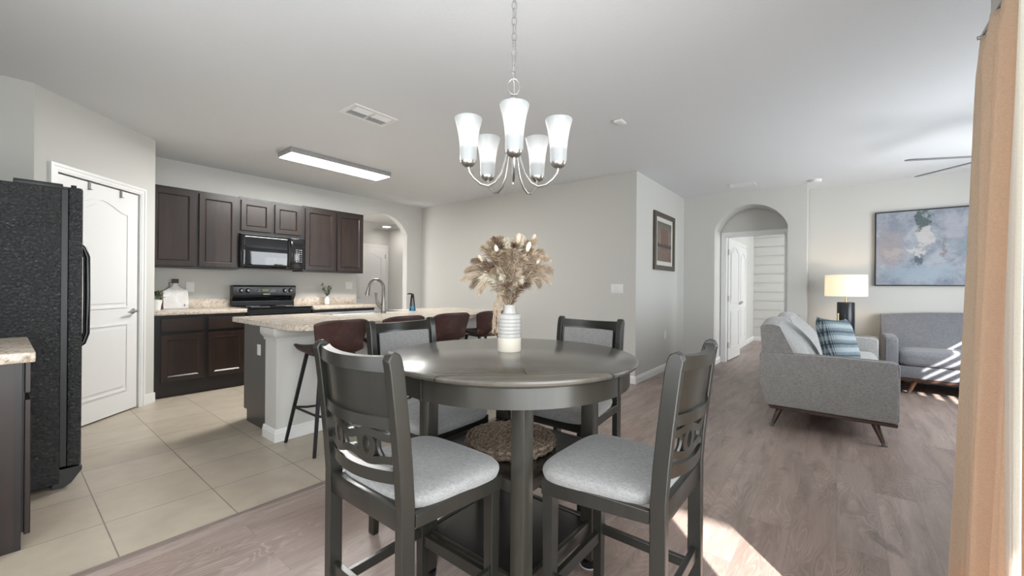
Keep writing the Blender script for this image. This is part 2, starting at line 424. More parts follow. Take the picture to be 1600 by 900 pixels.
# ------------------------------------------------------------------ mesh helpers
class G:
    def __init__(s): s.bm = bmesh.new()
    def box(s, x0, x1, y0, y1, z0, z1, bev=0, seg=2, mat=None):
        vs = [s.bm.verts.new((x, y, z)) for z in (z0, z1) for y in (y0, y1) for x in (x0, x1)]
        fs = [(0, 2, 3, 1), (4, 5, 7, 6), (0, 1, 5, 4), (2, 6, 7, 3), (0, 4, 6, 2), (1, 3, 7, 5)]
        faces = [s.bm.faces.new([vs[i] for i in f]) for f in fs]
        if bev > 0:
            es = list({e for f in faces for e in f.edges})
            r = bmesh.ops.bevel(s.bm, geom=es, offset=bev, segments=seg, profile=.5, affect='EDGES')
            nv = {v for f in r['faces'] for v in f.verts} | {v for v in vs if v.is_valid}
        else: nv = set(vs)
        if mat is not None: bmesh.ops.transform(s.bm, matrix=mat, verts=list(nv))
        return s
    def cbox(s, c, d, bev=0, mat=None):
        return s.box(c[0] - d[0] / 2, c[0] + d[0] / 2, c[1] - d[1] / 2, c[1] + d[1] / 2, c[2] - d[2] / 2, c[2] + d[2] / 2, bev, 2, mat)
    def prism(s, pts, axis, a0, a1, mat=None, bev=0):
        """pts: 2-D outline in the plane across axis ('x': (y,z), 'y': (x,z), 'z': (x,y))"""
        def p(q, a):
            return {'x': (a, q[0], q[1]), 'y': (q[0], a, q[1]), 'z': (q[0], q[1], a)}[axis]
        A = [s.bm.verts.new(p(q, a0)) for q in pts]; B = [s.bm.verts.new(p(q, a1)) for q in pts]
        n = len(pts)
        fa = s.bm.faces.new(A); fb = s.bm.faces.new(B[::-1])
        for i in range(n):
            s.bm.faces.new((A[i], B[i], B[(i + 1) % n], A[(i + 1) % n]))
        nv = A + B
        if bev:
            es = list(fa.edges) + list(fb.edges)
            r = bmesh.ops.bevel(s.bm, geom=es, offset=bev, segments=3, profile=.5, affect='EDGES')
            nv = list({v for f in r['faces'] for v in f.verts} | {v for v in nv if v.is_valid})
        if mat is not None: bmesh.ops.transform(s.bm, matrix=mat, verts=nv)
        return s
    def ring(s, outer, inner, axis, a0, a1, mat=None):
        def p(q, a):
            return {'x': (a, q[0], q[1]), 'y': (q[0], a, q[1]), 'z': (q[0], q[1], a)}[axis]
        O0, O1, I0, I1 = [[s.bm.verts.new(p(q, a)) for q in L] for L, a in ((outer, a0), (outer, a1), (inner, a0), (inner, a1))]
        n = len(outer)
        for i in range(n):
            j = (i + 1) % n
            for a, b, c, d in ((O0[i], O1[i], O1[j], O0[j]), (I0[i], I0[j], I1[j], I1[i]), (O0[i], O0[j], I0[j], I0[i]), (O1[i], I1[i], I1[j], O1[j])):
                s.bm.faces.new((a, b, c, d))
        if mat is not None: bmesh.ops.transform(s.bm, matrix=mat, verts=O0 + O1 + I0 + I1)
        return s
    def lathe(s, prof, c=(0, 0, 0), seg=32, cap=True, mat=None, axis=None):
        rows = []
        for r, z in prof:
            rows.append([s.bm.verts.new((c[0] + r * math.cos(2 * PI * k / seg), c[1] + r * math.sin(2 * PI * k / seg), c[2] + z)) for k in range(seg)])
        for a, b in zip(rows, rows[1:]):
            for k in range(seg):
                s.bm.faces.new((a[k], a[(k + 1) % seg], b[(k + 1) % seg], b[k]))
        if cap:
            s.bm.faces.new(rows[0][::-1]); s.bm.faces.new(rows[-1])
        if mat is not None: bmesh.ops.transform(s.bm, matrix=mat, verts=[v for r_ in rows for v in r_])
        return s
    def tube(s, pts, rad, seg=8, cap=True, closed=False, flat=1.0):
        pts = [Vector(p) for p in pts]; n = len(pts)
        rads = rad if isinstance(rad, (list, tuple)) else [rad] * n
        rows = []; prev = None
        for i, p in enumerate(pts):
            if closed: t = pts[(i + 1) % n] - pts[i - 1]
            else: t = pts[min(i + 1, n - 1)] - pts[max(i - 1, 0)]
            t.normalize()
            if prev is None:
                a = Vector((0, 0, 1)) if abs(t.z) < .9 else Vector((1, 0, 0))
                u = t.cross(a).normalized()
            else:
                u = (prev - t * prev.dot(t)).normalized()
            prev = u; w = t.cross(u)
            rows.append([s.bm.verts.new(p + (u * math.cos(2 * PI * k / seg) + w * math.sin(2 * PI * k / seg) * flat) * rads[i]) for k in range(seg)])
        m = n if closed else n - 1
        for i in range(m):
            a, b = rows[i], rows[(i + 1) % n]
            for k in range(seg):
                s.bm.faces.new((a[k], a[(k + 1) % seg], b[(k + 1) % seg], b[k]))
        if cap and not closed:
            s.bm.faces.new(rows[0][::-1]); s.bm.faces.new(rows[-1])
        return s
    def bar(s, a, b, w, h, w2=None, h2=None, upv=(0, 0, 1)):
        """rectangular bar from a to b; w across, h along up"""
        a, b = Vector(a), Vector(b); t = (b - a).normalized()
        u = t.cross(Vector(upv))
        if u.length < .01: u = t.cross(Vector((1, 0, 0)))
        u.normalize(); v = u.cross(t)
        w2 = w2 or w; h2 = h2 or h
        A = [s.bm.verts.new(a + u * (i * w / 2) + v * (j * h / 2)) for i, j in ((-1, -1), (1, -1), (1, 1), (-1, 1))]
        B = [s.bm.verts.new(b + u * (i * w2 / 2) + v * (j * h2 / 2)) for i, j in ((-1, -1), (1, -1), (1, 1), (-1, 1))]
        s.bm.faces.new(A[::-1]); s.bm.faces.new(B)
        for i in range(4): s.bm.faces.new((A[i], A[(i + 1) % 4], B[(i + 1) % 4], B[i]))
        return s
    def ball(s, c, r, sub=2, sc=(1, 1, 1)):
        m = Matrix.Translation(c) @ Matrix.Diagonal((r * sc[0], r * sc[1], r * sc[2], 1))
        bmesh.ops.create_icosphere(s.bm, subdivisions=sub, radius=1, matrix=m)
        return s
    def grid(s, fn, nu, nv, closed_u=False):
        """surface fn(u,v)->xyz with u,v in 0..1"""
        P = [[s.bm.verts.new(fn(i / nu, j / nv)) for j in range(nv + 1)] for i in range(nu + (0 if closed_u else 1))]
        for i in range(nu):
            for j in range(nv):
                a = P[i]; b = P[(i + 1) % len(P)]
                s.bm.faces.new((a[j], b[j], b[j + 1], a[j + 1]))
        return s
    def obj(s, name, mat, parent=None, smooth=True, ang=38, fix=True):
        if fix: bmesh.ops.recalc_face_normals(s.bm, faces=s.bm.faces)
        me = bpy.data.meshes.new(name)
        s.bm.to_mesh(me); s.bm.free()
        if smooth:
            for p in me.polygons: p.use_smooth = True
            try: me.set_sharp_from_angle(angle=R(ang))
            except Exception: pass
        me.materials.append(mat)
        o = bpy.data.objects.new(name, me); COL.objects.link(o)
        if parent is not None: o.parent = parent
        return o

def mods(o, bevel=0, solid=0, sub=0):
    if solid:
        m = o.modifiers.new('thickness', 'SOLIDIFY'); m.thickness = solid; m.offset = 0
    if bevel:
        m = o.modifiers.new('bevel', 'BEVEL'); m.width = bevel; m.segments = 2; m.limit_method = 'ANGLE'
    if sub:
        m = o.modifiers.new('sub', 'SUBSURF'); m.levels = sub; m.render_levels = sub
    return o

def tag(o, label, cat, group=None, kind=None):
    if label: o['label'] = label
    if cat: o['category'] = cat
    if group: o['group'] = group
    if kind: o['kind'] = kind
    return o
def struct(o): o['kind'] = 'structure'; return o
def thing(name, label, cat, loc=(0, 0, 0), rz=0, group=None):
    o = bpy.data.objects.new(name, None); COL.objects.link(o)
    o.location = loc; o.rotation_euler = (0, 0, rz); o.empty_display_size = .1
    return tag(o, label, cat, group)
def dup(root, label, loc, rz=None, group=None):
    def cp(o, par):
        c = o.copy(); COL.objects.link(c)
        if par is not None: c.parent = par
        for ch in list(o.children): cp(ch, c)
        return c
    r = cp(root, None); r.location = loc
    if rz is not None: r.rotation_euler = (0, 0, rz)
    r['label'] = label
    if group: r['group'] = group
    return r
def arc(cx, cz, rx, rz_, a0, a1, n):
    return [(cx + rx * math.cos(R(a0 + (a1 - a0) * k / n)), cz + rz_ * math.sin(R(a0 + (a1 - a0) * k / n))) for k in range(n + 1)]

def rrect(x0, x1, z0, z1): return [(x0, z0), (x1, z0), (x1, z1), (x0, z1)]
H = 2.635
XB, YC, XD, XE, YA = 4.912, 1.955, 6.905, 7.33, 6.07
# ------------------------------------------------------------------ room shell
def wallbox(name, x0, x1, y0, y1, z0=0, z1=H, mat=None):
    return struct(G().box(x0, x1, y0, y1, z0, z1).obj(name, mat or m_wall, smooth=False))
struct(G().box(-1.2, 11.2, -2.2, 2.40, -.1, 0).obj('floor', m_floor, smooth=False))
struct(G().box(XB, 11.2, 2.40, 6.0, -.1, -.001).obj('floor_beyond', m_floor, smooth=False))
struct(G().box(-1.2, 6.2, 2.40, 9.0, -.1, -.0005).obj('floor_tile', m_tile, smooth=False))
struct(G().box(-1.35, 11.2, -2.35, 9.1, H, H + .12).obj('ceiling', m_ceil, smooth=False))
tr = G().prism([(2.372, 0), (2.375, .006), (2.385, .009), (2.415, .009), (2.425, .006), (2.428, 0)], 'x', -1.15, XB)
struct(tr.obj('trim_1', wood('grey_brown_transition', (.16, .12, .10), (.27, .215, .19), .4, 'x'), smooth=False))
# kitchen back wall with an arched opening
AX0, AX1, ASP, AAP = 3.60, 4.583, 2.10, 2.42
def arch_pts(x0, x1, spring, apex, n=28):
    cx, hw, rise = (x0 + x1) / 2, (x1 - x0) / 2, apex - spring
    rad = (hw * hw + rise * rise) / (2 * rise); a = math.degrees(math.asin(hw / rad)); cz = apex - rad
    return arc(cx, cz, rad, rad, 90 + a, 90 - a, n)      # from x0 to x1
ap = arch_pts(AX0, AX1, ASP, AAP)
def arched_wall(name, axis, a0, a1, p0, p1, o0, o1, ap, mat=m_wall):
    pts = [(p0, 0), (o0, 0)] + ap + [(o1, 0), (p1, 0), (p1, H), (p0, H)]
    return struct(G().prism(pts, axis, a0, a1).obj(name, mat, smooth=True, ang=20))
arched_wall('wall_kitchen_back', 'y', YA, YA + .12, .985, XB + .1, AX0, AX1, ap)
wallbox('wall_kitchen_right', XB, XB + .12, YC, YA)
wallbox('wall_living_left', XB + .12, XD + .1, YC, YC + .12)
DY0, DY1 = .557, 1.500
dap = arch_pts(DY0, DY1, 2.09, 2.435)
arched_wall('wall_living_arch', 'x', XD, XD + .42, .338, YC, DY0, DY1, dap)
wallbox('wall_living_end', XE, XE + .12, -2.1, .338)
# wall with the bedroom doorway behind the arch
DX = 7.34
pts = [(.34, 0), (.62, 0), (.62, 2.03), (1.43, 2.03), (1.43, 0), (YC, 0), (YC, H), (.34, H)]
struct(G().prism(pts, 'x', DX, DX + .11).obj('wall_bedroom_front', m_wall, smooth=False))
# bedroom beyond
wallbox('wall_bedroom_left', DX + .11, 11.0, 1.53, 1.65)
bw = G().box(10.9, 11.0, -2.1, 1.53, 0, H)
for k in range(12): bw.box(10.882, 10.9, -2.1, 1.53, .10 + k * .205, .10 + k * .205 + .193)
struct(bw.obj('wall_bedroom_back', m_bed, smooth=False))
wallbox('wall_bedroom_right', DX + .11, 11.0, -2.1, -2.0)
# hall beyond the kitchen arch
wallbox('wall_hall_right', 5.49, 5.6, YA, 8.6)
wallbox('wall_hall_back', 2.6, 5.6, 7.95, 8.05)
wallbox('wall_hall_left', 2.6, 2.7, YA + .12, 7.95)
struct(G().box(2.7, 5.49, YA + .12, 7.95, 2.44, 2.56).obj('ceiling_hall', m_wall, smooth=False))
hp = [(2.7, 0), (3.95, 0), (3.95, 1.70), (4.02, 1.86), (4.13, 2.00), (4.25, 2.11), (4.38, 2.20), (4.52, 2.28), (4.67, 2.345), (4.83, 2.39), (5.00, 2.42), (5.2, 2.44), (2.7, 2.44)]
struct(G().prism(hp, 'y', 7.12, 7.22).obj('wall_hall_arch', m_wall, smooth=True, ang=20))
# pantry: 45 degree wall with door, then the wall behind the fridge
PW = Matrix.Translation((.155, 4.565, 0)) @ Matrix.Rotation(R(45), 4, 'Z')      # local x runs along the wall, -y faces the room
LW = math.hypot(.985 - .155, .985 - .155)
d0, d1 = .175, .980
pts = [(0, 0), (d0, 0), (d0, 2.045), (d1, 2.045), (d1, 0), (LW, 0), (LW, H), (0, H)]
struct(G().prism(pts, 'y', 0, .11, PW).obj('wall_pantry', m_wall, smooth=False))
wallbox('wall_pantry_side', .87, .985, 5.45, YA + .12)
wallbox('wall_left', -.62, .16, 4.565, 4.68)
wallbox('wall_cabinet_side', -.62, -.52, 2.5, 4.68)
wallbox('wall_pantry_back', -.62, -.5, 4.68, 6.1)
wallbox('wall_pantry_rear', -.62, 1.0, 6.1, 6.2)
# walls behind the camera and round the sliding door
wallbox('wall_nook_left', -.62, -.5, 2.38, 2.5)
struct(G().prism([(-.6, 0), (2.5, 0), (2.5, H), (-.6, H), (-.6, .55), (.2, .55), (.2, 2.1), (2.0, 2.1), (2.0, .6), (.2, .6), (.2, .55), (-.6, .55)], 'x', -1.3, -1.2).obj('wall_nook_end', m_wall, smooth=False)) if False else None
wallbox('wall_nook_end', -1.3, -1.2, -.6, 2.5)  # solid unseen wall behind the camera, without a window opening
wallbox('wall_nook_back', -1.3, -.62, 2.5, 2.6)
sl = G()
sl.box(-1.3, .76, -.62, -.50, 0, H); sl.box(2.16, 2.62, -.62, -.50, 0, H); sl.box(.80, 2.16, -.62, -.50, 2.08, H)
struct(sl.obj('wall_slider', m_wall, smooth=False))
wallbox('wall_return', 2.50, 2.62, -2.2, -.62)
ex = G()
ex.box(2.62, 4.9, -2.2, -2.1, 0, H); ex.box(6.3, XE + .1, -2.2, -2.1, 0, H); ex.box(4.9, 6.3, -2.2, -2.1, 0, .45); ex.box(4.9, 6.3, -2.2, -2.1, 1.45, H)
struct(ex.obj('wall_living_window', m_wall, smooth=False))
wf = G()
for x in (4.9, 5.58, 6.26): wf.box(x, x + .04, -2.17, -2.11, .45, 1.45)
wf.box(4.9, 6.3, -2.17, -2.11, .45, .49); wf.box(4.9, 6.3, -2.17, -2.11, 1.41, 1.45)
struct(wf.obj('window_1', m_white, smooth=False))
wf = G()
wf.ring(rrect(.70, 2.16, .0, 2.08), rrect(.75, 2.12, .03, 2.03), 'y', -.60, -.56)
struct(wf.obj('window_2', m_white, smooth=False))
wf = G()
wf.ring(rrect(-.95, .70, .0, 2.08), rrect(-.90, .65, .06, 2.02), 'y', -.495, -.46); wf.box(-.12, -.07, -.495, -.46, .06, 2.02)
struct(wf.obj('slider_fill_frame', m_white, smooth=False))  # frame added on the solid wall round the slider fill lamp
wf = G()
wf.ring(rrect(.1, 2.1, .55, 2.15), rrect(.16, 2.04, .61, 2.09), 'x', -1.199, -1.165); wf.box(-1.199, -1.165, 1.07, 1.13, .61, 2.09)
struct(wf.obj('nook_fill_frame', m_white, smooth=False))  # made-up window frame on the solid nook wall, round its fill lamp
bl = G()
for k in range(10): bl.box(4.92, 6.28, -2.09, -2.06, .50 + k * .095, .535 + k * .095)
bl.box(4.92, 6.28, -2.098, -2.055, 1.42, 1.47)
tag(bl.obj('window_blind', m_white, smooth=False), 'white horizontal slat blind over the living room window', 'blind')
struct(G().box(-1.5, 2.62, -3.6, -.6, 2.70, 2.80).obj('sun_shade_slab', m_white, smooth=False))  # unseen slab added outside to cut the edge of the floor sun patch
struct(G().box(-20, 20, -22, -2.2, -.12, -.1).obj('ground', m_out, smooth=False))

# baseboards
def bboard(name, p0, p1, nrm, h=.095):
    p0, p1, nrm = Vector((*p0, 0)), Vector((*p1, 0)), Vector((*nrm, 0))
    g = G()
    prof = [(0, 0), (.014, 0), (.014, h - .03), (.010, h - .022), (.010, h - .012), (.004, h), (0, h)]
    A = [g.bm.verts.new(p0 + nrm * d + Vector((0, 0, z))) for d, z in prof]
    B = [g.bm.verts.new(p1 + nrm * d + Vector((0, 0, z))) for d, z in prof]
    g.bm.faces.new(A); g.bm.faces.new(B[::-1])
    for i in range(len(prof)):
        j = (i + 1) % len(prof); g.bm.faces.new((A[i], B[i], B[j], A[j]))
    struct(g.obj(name, m_white, smooth=False))
bboard('baseboard_kitchen_right', (XB, YC), (XB, YA), (-1, 0))
bboard('baseboard_living_left', (XB - .014, YC), (XD, YC), (0, -1))
bboard('baseboard_arch_left', (XD, YC), (XD, DY1), (-1, 0))
bboard('baseboard_arch_jamb', (XD - .014, DY1), (DX, DY1), (0, -1))
bboard('baseboard_arch_right', (XD, DY0), (XD, .338), (-1, 0))
bboard('baseboard_living_end', (XE, .338), (XE, -2.1), (-1, 0))
bboard('baseboard_bedroom_left', (8.6, 1.53), (10.885, 1.53), (0, -1))
bboard('baseboard_bedroom_back', (10.885, 1.53), (10.885, -2), (-1, 0))
bboard('baseboard_hall_right', (5.49, YA + .12), (5.49, 7.95), (-1, 0))
bboard('baseboard_kitchen_back', (AX1, YA), (XB, YA), (0, -1))
# ------------------------------------------------------------------ doors and casings
def casing(name, w, h, mat, cw=.062, cd=.018, left=True):
    """casing round an opening 0..w x 0..h in local xz, standing out to -y"""
    g = G()
    prof_out = [(-cw, 0), (-cw, h + cw), (w + cw, h + cw), (w + cw, 0)]
    inn = [(0, 0), (0, h), (w, h), (w, 0)]
    def band(o, q, y0):
        A = [g.bm.verts.new((a, y0, b)) for a, b in o]; B = [g.bm.verts.new((a, y0, b)) for a, b in q]
        C = [g.bm.verts.new((a, 0, b)) for a, b in o]; D = [g.bm.verts.new((a, 0, b)) for a, b in q]
        for i in range(3):
            g.bm.faces.new((A[i], A[i + 1], B[i + 1], B[i])); g.bm.faces.new((A[i], C[i], C[i + 1], A[i + 1])); g.bm.faces.new((B[i], B[i + 1], D[i + 1], D[i]))
        for i in (0, 3): g.bm.faces.new((A[i], B[i], D[i], C[i]))
    def off(d): return [(-d, 0), (-d, h + d), (w + d, h + d), (w + d, 0)]
    band(off(cw), off(cw - .022), -cd)
    band(off(cw - .022), off(.012), -cd * .68)
    band(off(.012), off(0), -cd * .45)
    bmesh.ops.transform(g.bm, matrix=mat, verts=g.bm.verts)
    return struct(g.obj(name, m_white, smooth=False))

def arch_panel(x0, x1, z0, z1, rise, inset=0, n=20):
    """panel outline whose top dips at the shoulders and swells in the middle"""
    x0 += inset; x1 -= inset; z0 += inset; z1 -= inset
    top = []
    for k in range(n + 1):
        t = k / n; x = x1 + (x0 - x1) * t
        e = .5 - .5 * math.cos(2 * PI * t)
        top.append((x, z1 - rise + rise * e))
    return [(x0, z0), (x1, z0)] + top
def door_leaf(name, w, h, handle_side=1, lever=True, both=True, z0=.012):
    """leaf in local x 0..w, room side at y=0 (front -y), thickness .035"""
    r = bpy.data.objects.new(name, None); COL.objects.link(r); struct(r)
    G().box(0, w, 0, .035, z0, h, .002).obj('door_panel', m_white, r, smooth=False)
    g = G()
    st = .115
    specs = [('r', st, w - st, .20, h * .405), ('a', st, w - st, h * .475, h - .115)]
    for side, y0, y1 in ((0, 0, -.007), (1, .035, .042)):
        for typ, x0, x1, a, b in specs:
            def mk(ins):
                if typ == 'r': return arch_panel(x0, x1, a, b, 0.0, ins)
                return arch_panel(x0, x1, a, b, .085, ins)
            g.ring(mk(0), mk(.014), 'y', y0, y1)
            g.prism(mk(.045), 'y', y0, y0 + (y1 - y0) * .75)
    g.obj('panel_moulding', m_white, r, smooth=False)
    hx = w - .06 if handle_side > 0 else .06
    g = G()
    for s_, y in ((-1, 0), (1, .035)):
        g.lathe([(.026, 0), (.026, .008), (.012, .012), (.010, .045)], seg=18, mat=Matrix.Translation((hx, y, .93)) @ Matrix.Rotation(R(90 * (1 if s_ < 0 else -1)), 4, 'X'))
        yy = y + s_ * .045
        g.tube([(hx, yy, .93), (hx - handle_side * .03, yy, .932), (hx - handle_side * .105, yy, .925)], [.010, .0095, .007], 10)
    g.obj('door_handle', m_nickel, r)
    return r
# pantry door
casing('trim_2', d1 - d0, 2.045, PW @ Matrix.Translation((d0, 0, 0)))
dr = door_leaf('door_1', d1 - d0 - .006, 2.035)
dr.matrix_world = PW @ Matrix.Translation((d0 + .003, .012, 0))
for t_, nm in ((.46, 0), (.775, 1)):
    g = G()
    g.box(t_ - .011, t_ + .011, -.006, -.003, 1.975, 2.04); g.box(t_ - .011, t_ + .011, -.006, .05, 2.036, 2.040); g.box(t_ - .011, t_ + .011, -.022, -.003, 1.972, 1.976)
    o = g.obj('door_hook', m_hook, None, smooth=False)
    bmesh_mat = PW @ Matrix.Translation((0, .012, 0))
    o.data.transform(bmesh_mat)
    tag(o, ['grey metal hook over the white pantry door, nearer the refrigerator', 'grey metal hook over the white pantry door, nearer the kitchen cabinets'][nm], 'hook', 'hooks over the pantry door')
g = G()
# plinth block of baseboard beside pantry casing
g.box(d1 + .062, LW + .002, -.014, 0, 0, .095, mat=PW)
struct(g.obj('baseboard_pantry', m_white, smooth=False))

# hall door beyond the kitchen arch (in wall_hall_back)
HM = Matrix.Translation((4.60, 7.95, 0))
casing('trim_3', .82, 2.03, HM)
hd = door_leaf('door_2', .814, 2.025, handle_side=-1)
hd.matrix_world = Matrix.Translation((4.603, 7.935, 0))
g = G()
for z in (.25, 1.8): g.box(.79, .815, -.006, .0, z, z + .09)
g.obj('hinge', m_nickel, hd, smooth=False)
# bedroom door: frame seen from the arch, leaf swung inwards
BM = Matrix.Translation((DX, 1.43, 0)) @ Matrix.Rotation(R(-90), 4, 'Z')
casing('trim_4', .81, 2.03, BM)
g = G(); g.box(0, .012, 0, .11, 0, 2.03, mat=BM); g.box(.798, .81, 0, .11, 0, 2.03, mat=BM); g.box(0, .81, 0, .11, 2.018, 2.03, mat=BM)
struct(g.obj('trim_5', m_white, smooth=False))
bd = door_leaf('door_3', .79, 2.012, handle_side=1)
bd.matrix_world = Matrix.Translation((DX + .125, 1.405, 0)) @ Matrix.Rotation(R(-3.0), 4, 'Z')
g = G()
for z in (.22, .98, 1.74): g.box(-.016, .006, -.010, .004, z, z + .09)
g.obj('hinge', m_nickel, bd, smooth=False)
# closet door further along the bedroom's left wall
CM = Matrix.Translation((9.05, 1.53, 0))
casing('trim_6', .76, 2.03, CM)
cd_ = door_leaf('door_4', .754, 2.02, handle_side=-1)
cd_.matrix_world = Matrix.Translation((9.053, 1.515, 0))

# ------------------------------------------------------------------ kitchen cabinets
CT, CB = .905, .862
def shaker(g_frame, g_panel, x0, x1, y, z0, z1, rail=.055, d=.02):
    """door face toward -y at y; frame in g_frame, centre panel in g_panel"""
    g_frame.ring(rrect(x0, x1, z0, z1), rrect(x0 + rail, x1 - rail, z0 + rail, z1 - rail), 'y', y, y + d)
    b = .013
    O = [g_frame.bm.verts.new((q[0], y + .001, q[1])) for q in rrect(x0 + rail, x1 - rail, z0 + rail, z1 - rail)]
    I = [g_frame.bm.verts.new((q[0], y + .012, q[1])) for q in rrect(x0 + rail + b, x1 - rail - b, z0 + rail + b, z1 - rail - b)]
    for i in range(4): g_frame.bm.faces.new((O[i], O[(i + 1) % 4], I[(i + 1) % 4], I[i]))
    g_panel.box(x0 + rail + b, x1 - rail - b, y + .011, y + d, z0 + rail + b, z1 - rail - b)
def cab_door(parent, x0, x1, y, z0, z1, rail=.055):
    f, p = G(), G()
    shaker(f, p, x0, x1, y, z0, z1, rail)
    o = f.obj('door', m_cab, parent, smooth=False); mods(o, .0015)
    p.obj('center_panel', m_cab, o, smooth=False)
    return o
YU = 5.75
def upper(label, x0, x1, z0, z1, doors):
    t = thing('upper_cabinet', label, 'cabinet', (0, 0, 0), 0, 'dark kitchen wall cabinets')
    g = G(); g.box(x0, x1, YU + .02, YA - .001, z0, z1); g.ring(rrect(x0, x1, z0, z1), rrect(x0 + .03, x1 - .03, z0 + .03, z1 - .03), 'y', YU, YU + .02)
    g.box(x0 + .03, x1 - .03, YU + .002, YU + .02, z0 + .03, z1 - .03)
    g.obj('body', m_cabframe, t, smooth=False)
    for a, b, c, d in doors: cab_door(t, a, b, YU - .021, c, d)
    return t
upper('dark wooden wall cabinet with two tall doors beside the pantry wall', .992, 1.838, 1.372, 2.262, [(1.012, 1.400, 1.395, 2.235), (1.437, 1.815, 1.395, 2.235)])
upper('short dark wooden wall cabinet above the microwave', 1.839, 2.606, 1.822, 2.270, [(1.858, 2.198, 1.862, 2.235), (2.245, 2.572, 1.862, 2.235)])
upper('dark wooden wall cabinet with two tall doors beside the arched opening', 2.607, 3.518, 1.378, 2.280, [(2.632, 3.058, 1.400, 2.250), (3.092, 3.500, 1.400, 2.250)])
YBF = 5.475
def base(label, x0, x1, doors, drawers):
    t = thing('base_cabinet', label, 'cabinet', (0, 0, 0), 0, 'dark kitchen base cabinets along the back wall')
    g = G(); g.box(x0, x1, YBF + .02, YA - .001, .0, CB - .001); g.box(x0, x1, YBF, YBF + .02, .02, CB - .001)
    g.obj('body', m_cabframe, t, smooth=False)
    for a, b in doors: cab_door(t, a, b, YBF - .021, .165, .655, .05)
    for a, b in drawers:
        mods(G().box(a, b, YBF - .021, YBF - .001, .690, .828).obj('drawer', m_cab, t, smooth=False), .004)
base('dark wooden base cabinet with two doors and two drawers left of the range', .992, 1.828, [(1.052, 1.422), (1.460, 1.815)], [(1.052, 1.422), (1.460, 1.815)])
base('dark wooden base cabinet right of the range, ending at the arch', 2.612, 3.545, [(2.65, 3.06), (3.10, 3.52)], [(2.65, 3.06), (3.10, 3.52)])
def worktop(name, label, x0, x1, y0, y1, splash=None):
    t = thing(name, label, 'countertop', (0, 0, 0), 0, 'granite worktops along the kitchen back wall')
    G().box(x0, x1, y0, y1, CB, CT, .006).obj('slab', m_granite, t)
    if splash: G().box(splash[0], splash[1], y1 - .022, y1 - .001, CT + .0005, CT + .102, .003).obj('backsplash', m_granite, t)
worktop('countertop', 'speckled beige granite countertop left of the range', .992, 1.832, 5.435, YA - .001, (.995, 1.832))
worktop('countertop', 'speckled beige granite countertop right of the range', 2.610, 3.585, 5.435, YA - .001, (2.612, 3.575))

# range
t = thing('range', 'black electric range with a raised control panel under the microwave', 'stove', (2.22, 5.76, 0))
mods(G().box(-.378, .378, -.285, .29, .02, .895).obj('body', m_blackm, t, smooth=False), .004)
mods(G().box(-.381, .381, -.325, .24, .896, .915).obj('cooktop', m_glassblk, t, smooth=False), .004)
mods(G().box(-.36, .36, -.322, -.287, .28, .84).obj('oven_door', m_black, t, smooth=False), .005)
G().tube([(-.3, -.325, .79), (-.3, -.36, .79), (.3, -.36, .79), (.3, -.325, .79)], .011, 10).obj('oven_handle', m_blackm, t)
prof = [(.225, .916), (.235, .975), (.200, 1.03), (.180, 1.045), (.175, 1.165), (.185, 1.182), (.285, 1.182), (.285, .916)]
bs_ = G().prism(prof, 'x', -.381, .381); bo = mods(bs_.obj('control_panel', m_black, t, smooth=False), .006)
for i, kx in enumerate((-.29, -.215, .235, .31)):
    g = G().lathe([(.030, 0), (.030, .004), (.020, .006), (.018, .02), (.015, .023)], seg=20, mat=Matrix.Translation((kx, .176, 1.115)) @ Matrix.Rotation(R(90), 4, 'X'))
    k_ = g.obj('knob', m_black, t)
    g = G()
    for q in range(9):
        a = R(-210 + q * 30); g.ball((kx + .036 * math.cos(a), .176, 1.115 - .036 * math.sin(a)), .0028, 1)
    g.obj('dial_marks', m_label, k_); G().ball((kx + .008, .152, 1.115 + .006), .003, 1).obj('pointer', m_label, k_)
g = G().box(-.05, .03, .172, .176, 1.10, 1.135); g.obj('clock_display', m_green_disp, t, smooth=False)
for x_, st_ in ((-.10, .008), (.055, .013)):
    g = G()
    for q in range(5):
        for w_ in range(2): g.box(x_ + q * st_, x_ + q * st_ + st_ * .6, .172, .176, 1.101 + w_ * .023, 1.107 + w_ * .023)
    g.obj('button_pad', m_label, t, smooth=False)
G().box(-.035, .045, .1735, .177, 1.062, 1.070).obj('maker_badge', m_label, t, smooth=False)
for bx_, by_, br_ in ((-.19, -.17, .10), (.19, -.17, .08), (-.19, .08, .075), (.19, .08, .10)):
    g = G(); g.ring([(bx_ + br_ * math.cos(2 * PI * q / 32), by_ + br_ * math.sin(2 * PI * q / 32)) for q in range(32)], [(bx_ + (br_ - .004) * math.cos(2 * PI * q / 32), by_ + (br_ - .004) * math.sin(2 * PI * q / 32)) for q in range(32)], 'z', .9152, .916)
    g.obj('burner_ring', m_label, t)
# microwave
t = thing('microwave', 'black over-the-range microwave with a keypad hung under the short cabinet', 'microwave', (2.222, 5.86, 1.398))
G().box(-.380, .380, -.15, .208, 0, .42, .004).obj('body', m_blackm, t)
def mwdoor(u, v):
    x = -.378 + .572 * u; z = .010 + .40 * v
    return (x, -.178 - .010 * math.sin(PI * v) - .006 * math.sin(PI * u), z)
g = G().grid(mwdoor, 12, 12)
o = g.obj('door', m_glassblk, t); mods(o, solid=.012)
G().box(-.378, .194, -.170, -.151, .008, .412, .003).obj('door_frame', m_black, t)
G().box(.20, .378, -.186, -.151, .008, .412, .005).obj('control_panel', m_black, t)
G().tube([(.185, -.195, .02), (.190, -.225, .06), (.190, -.232, .21), (.190, -.225, .36), (.185, -.195, .40)], .012, 10).obj('door_handle', m_black, t)
g = G()
for q in range(3):
    for w_ in range(7):
        g.box(.262 + q * .03, .279 + q * .03, -.1885, -.186, .10 + w_ * .026, .106 + w_ * .026)
g.obj('keypad', m_label, t, smooth=False)
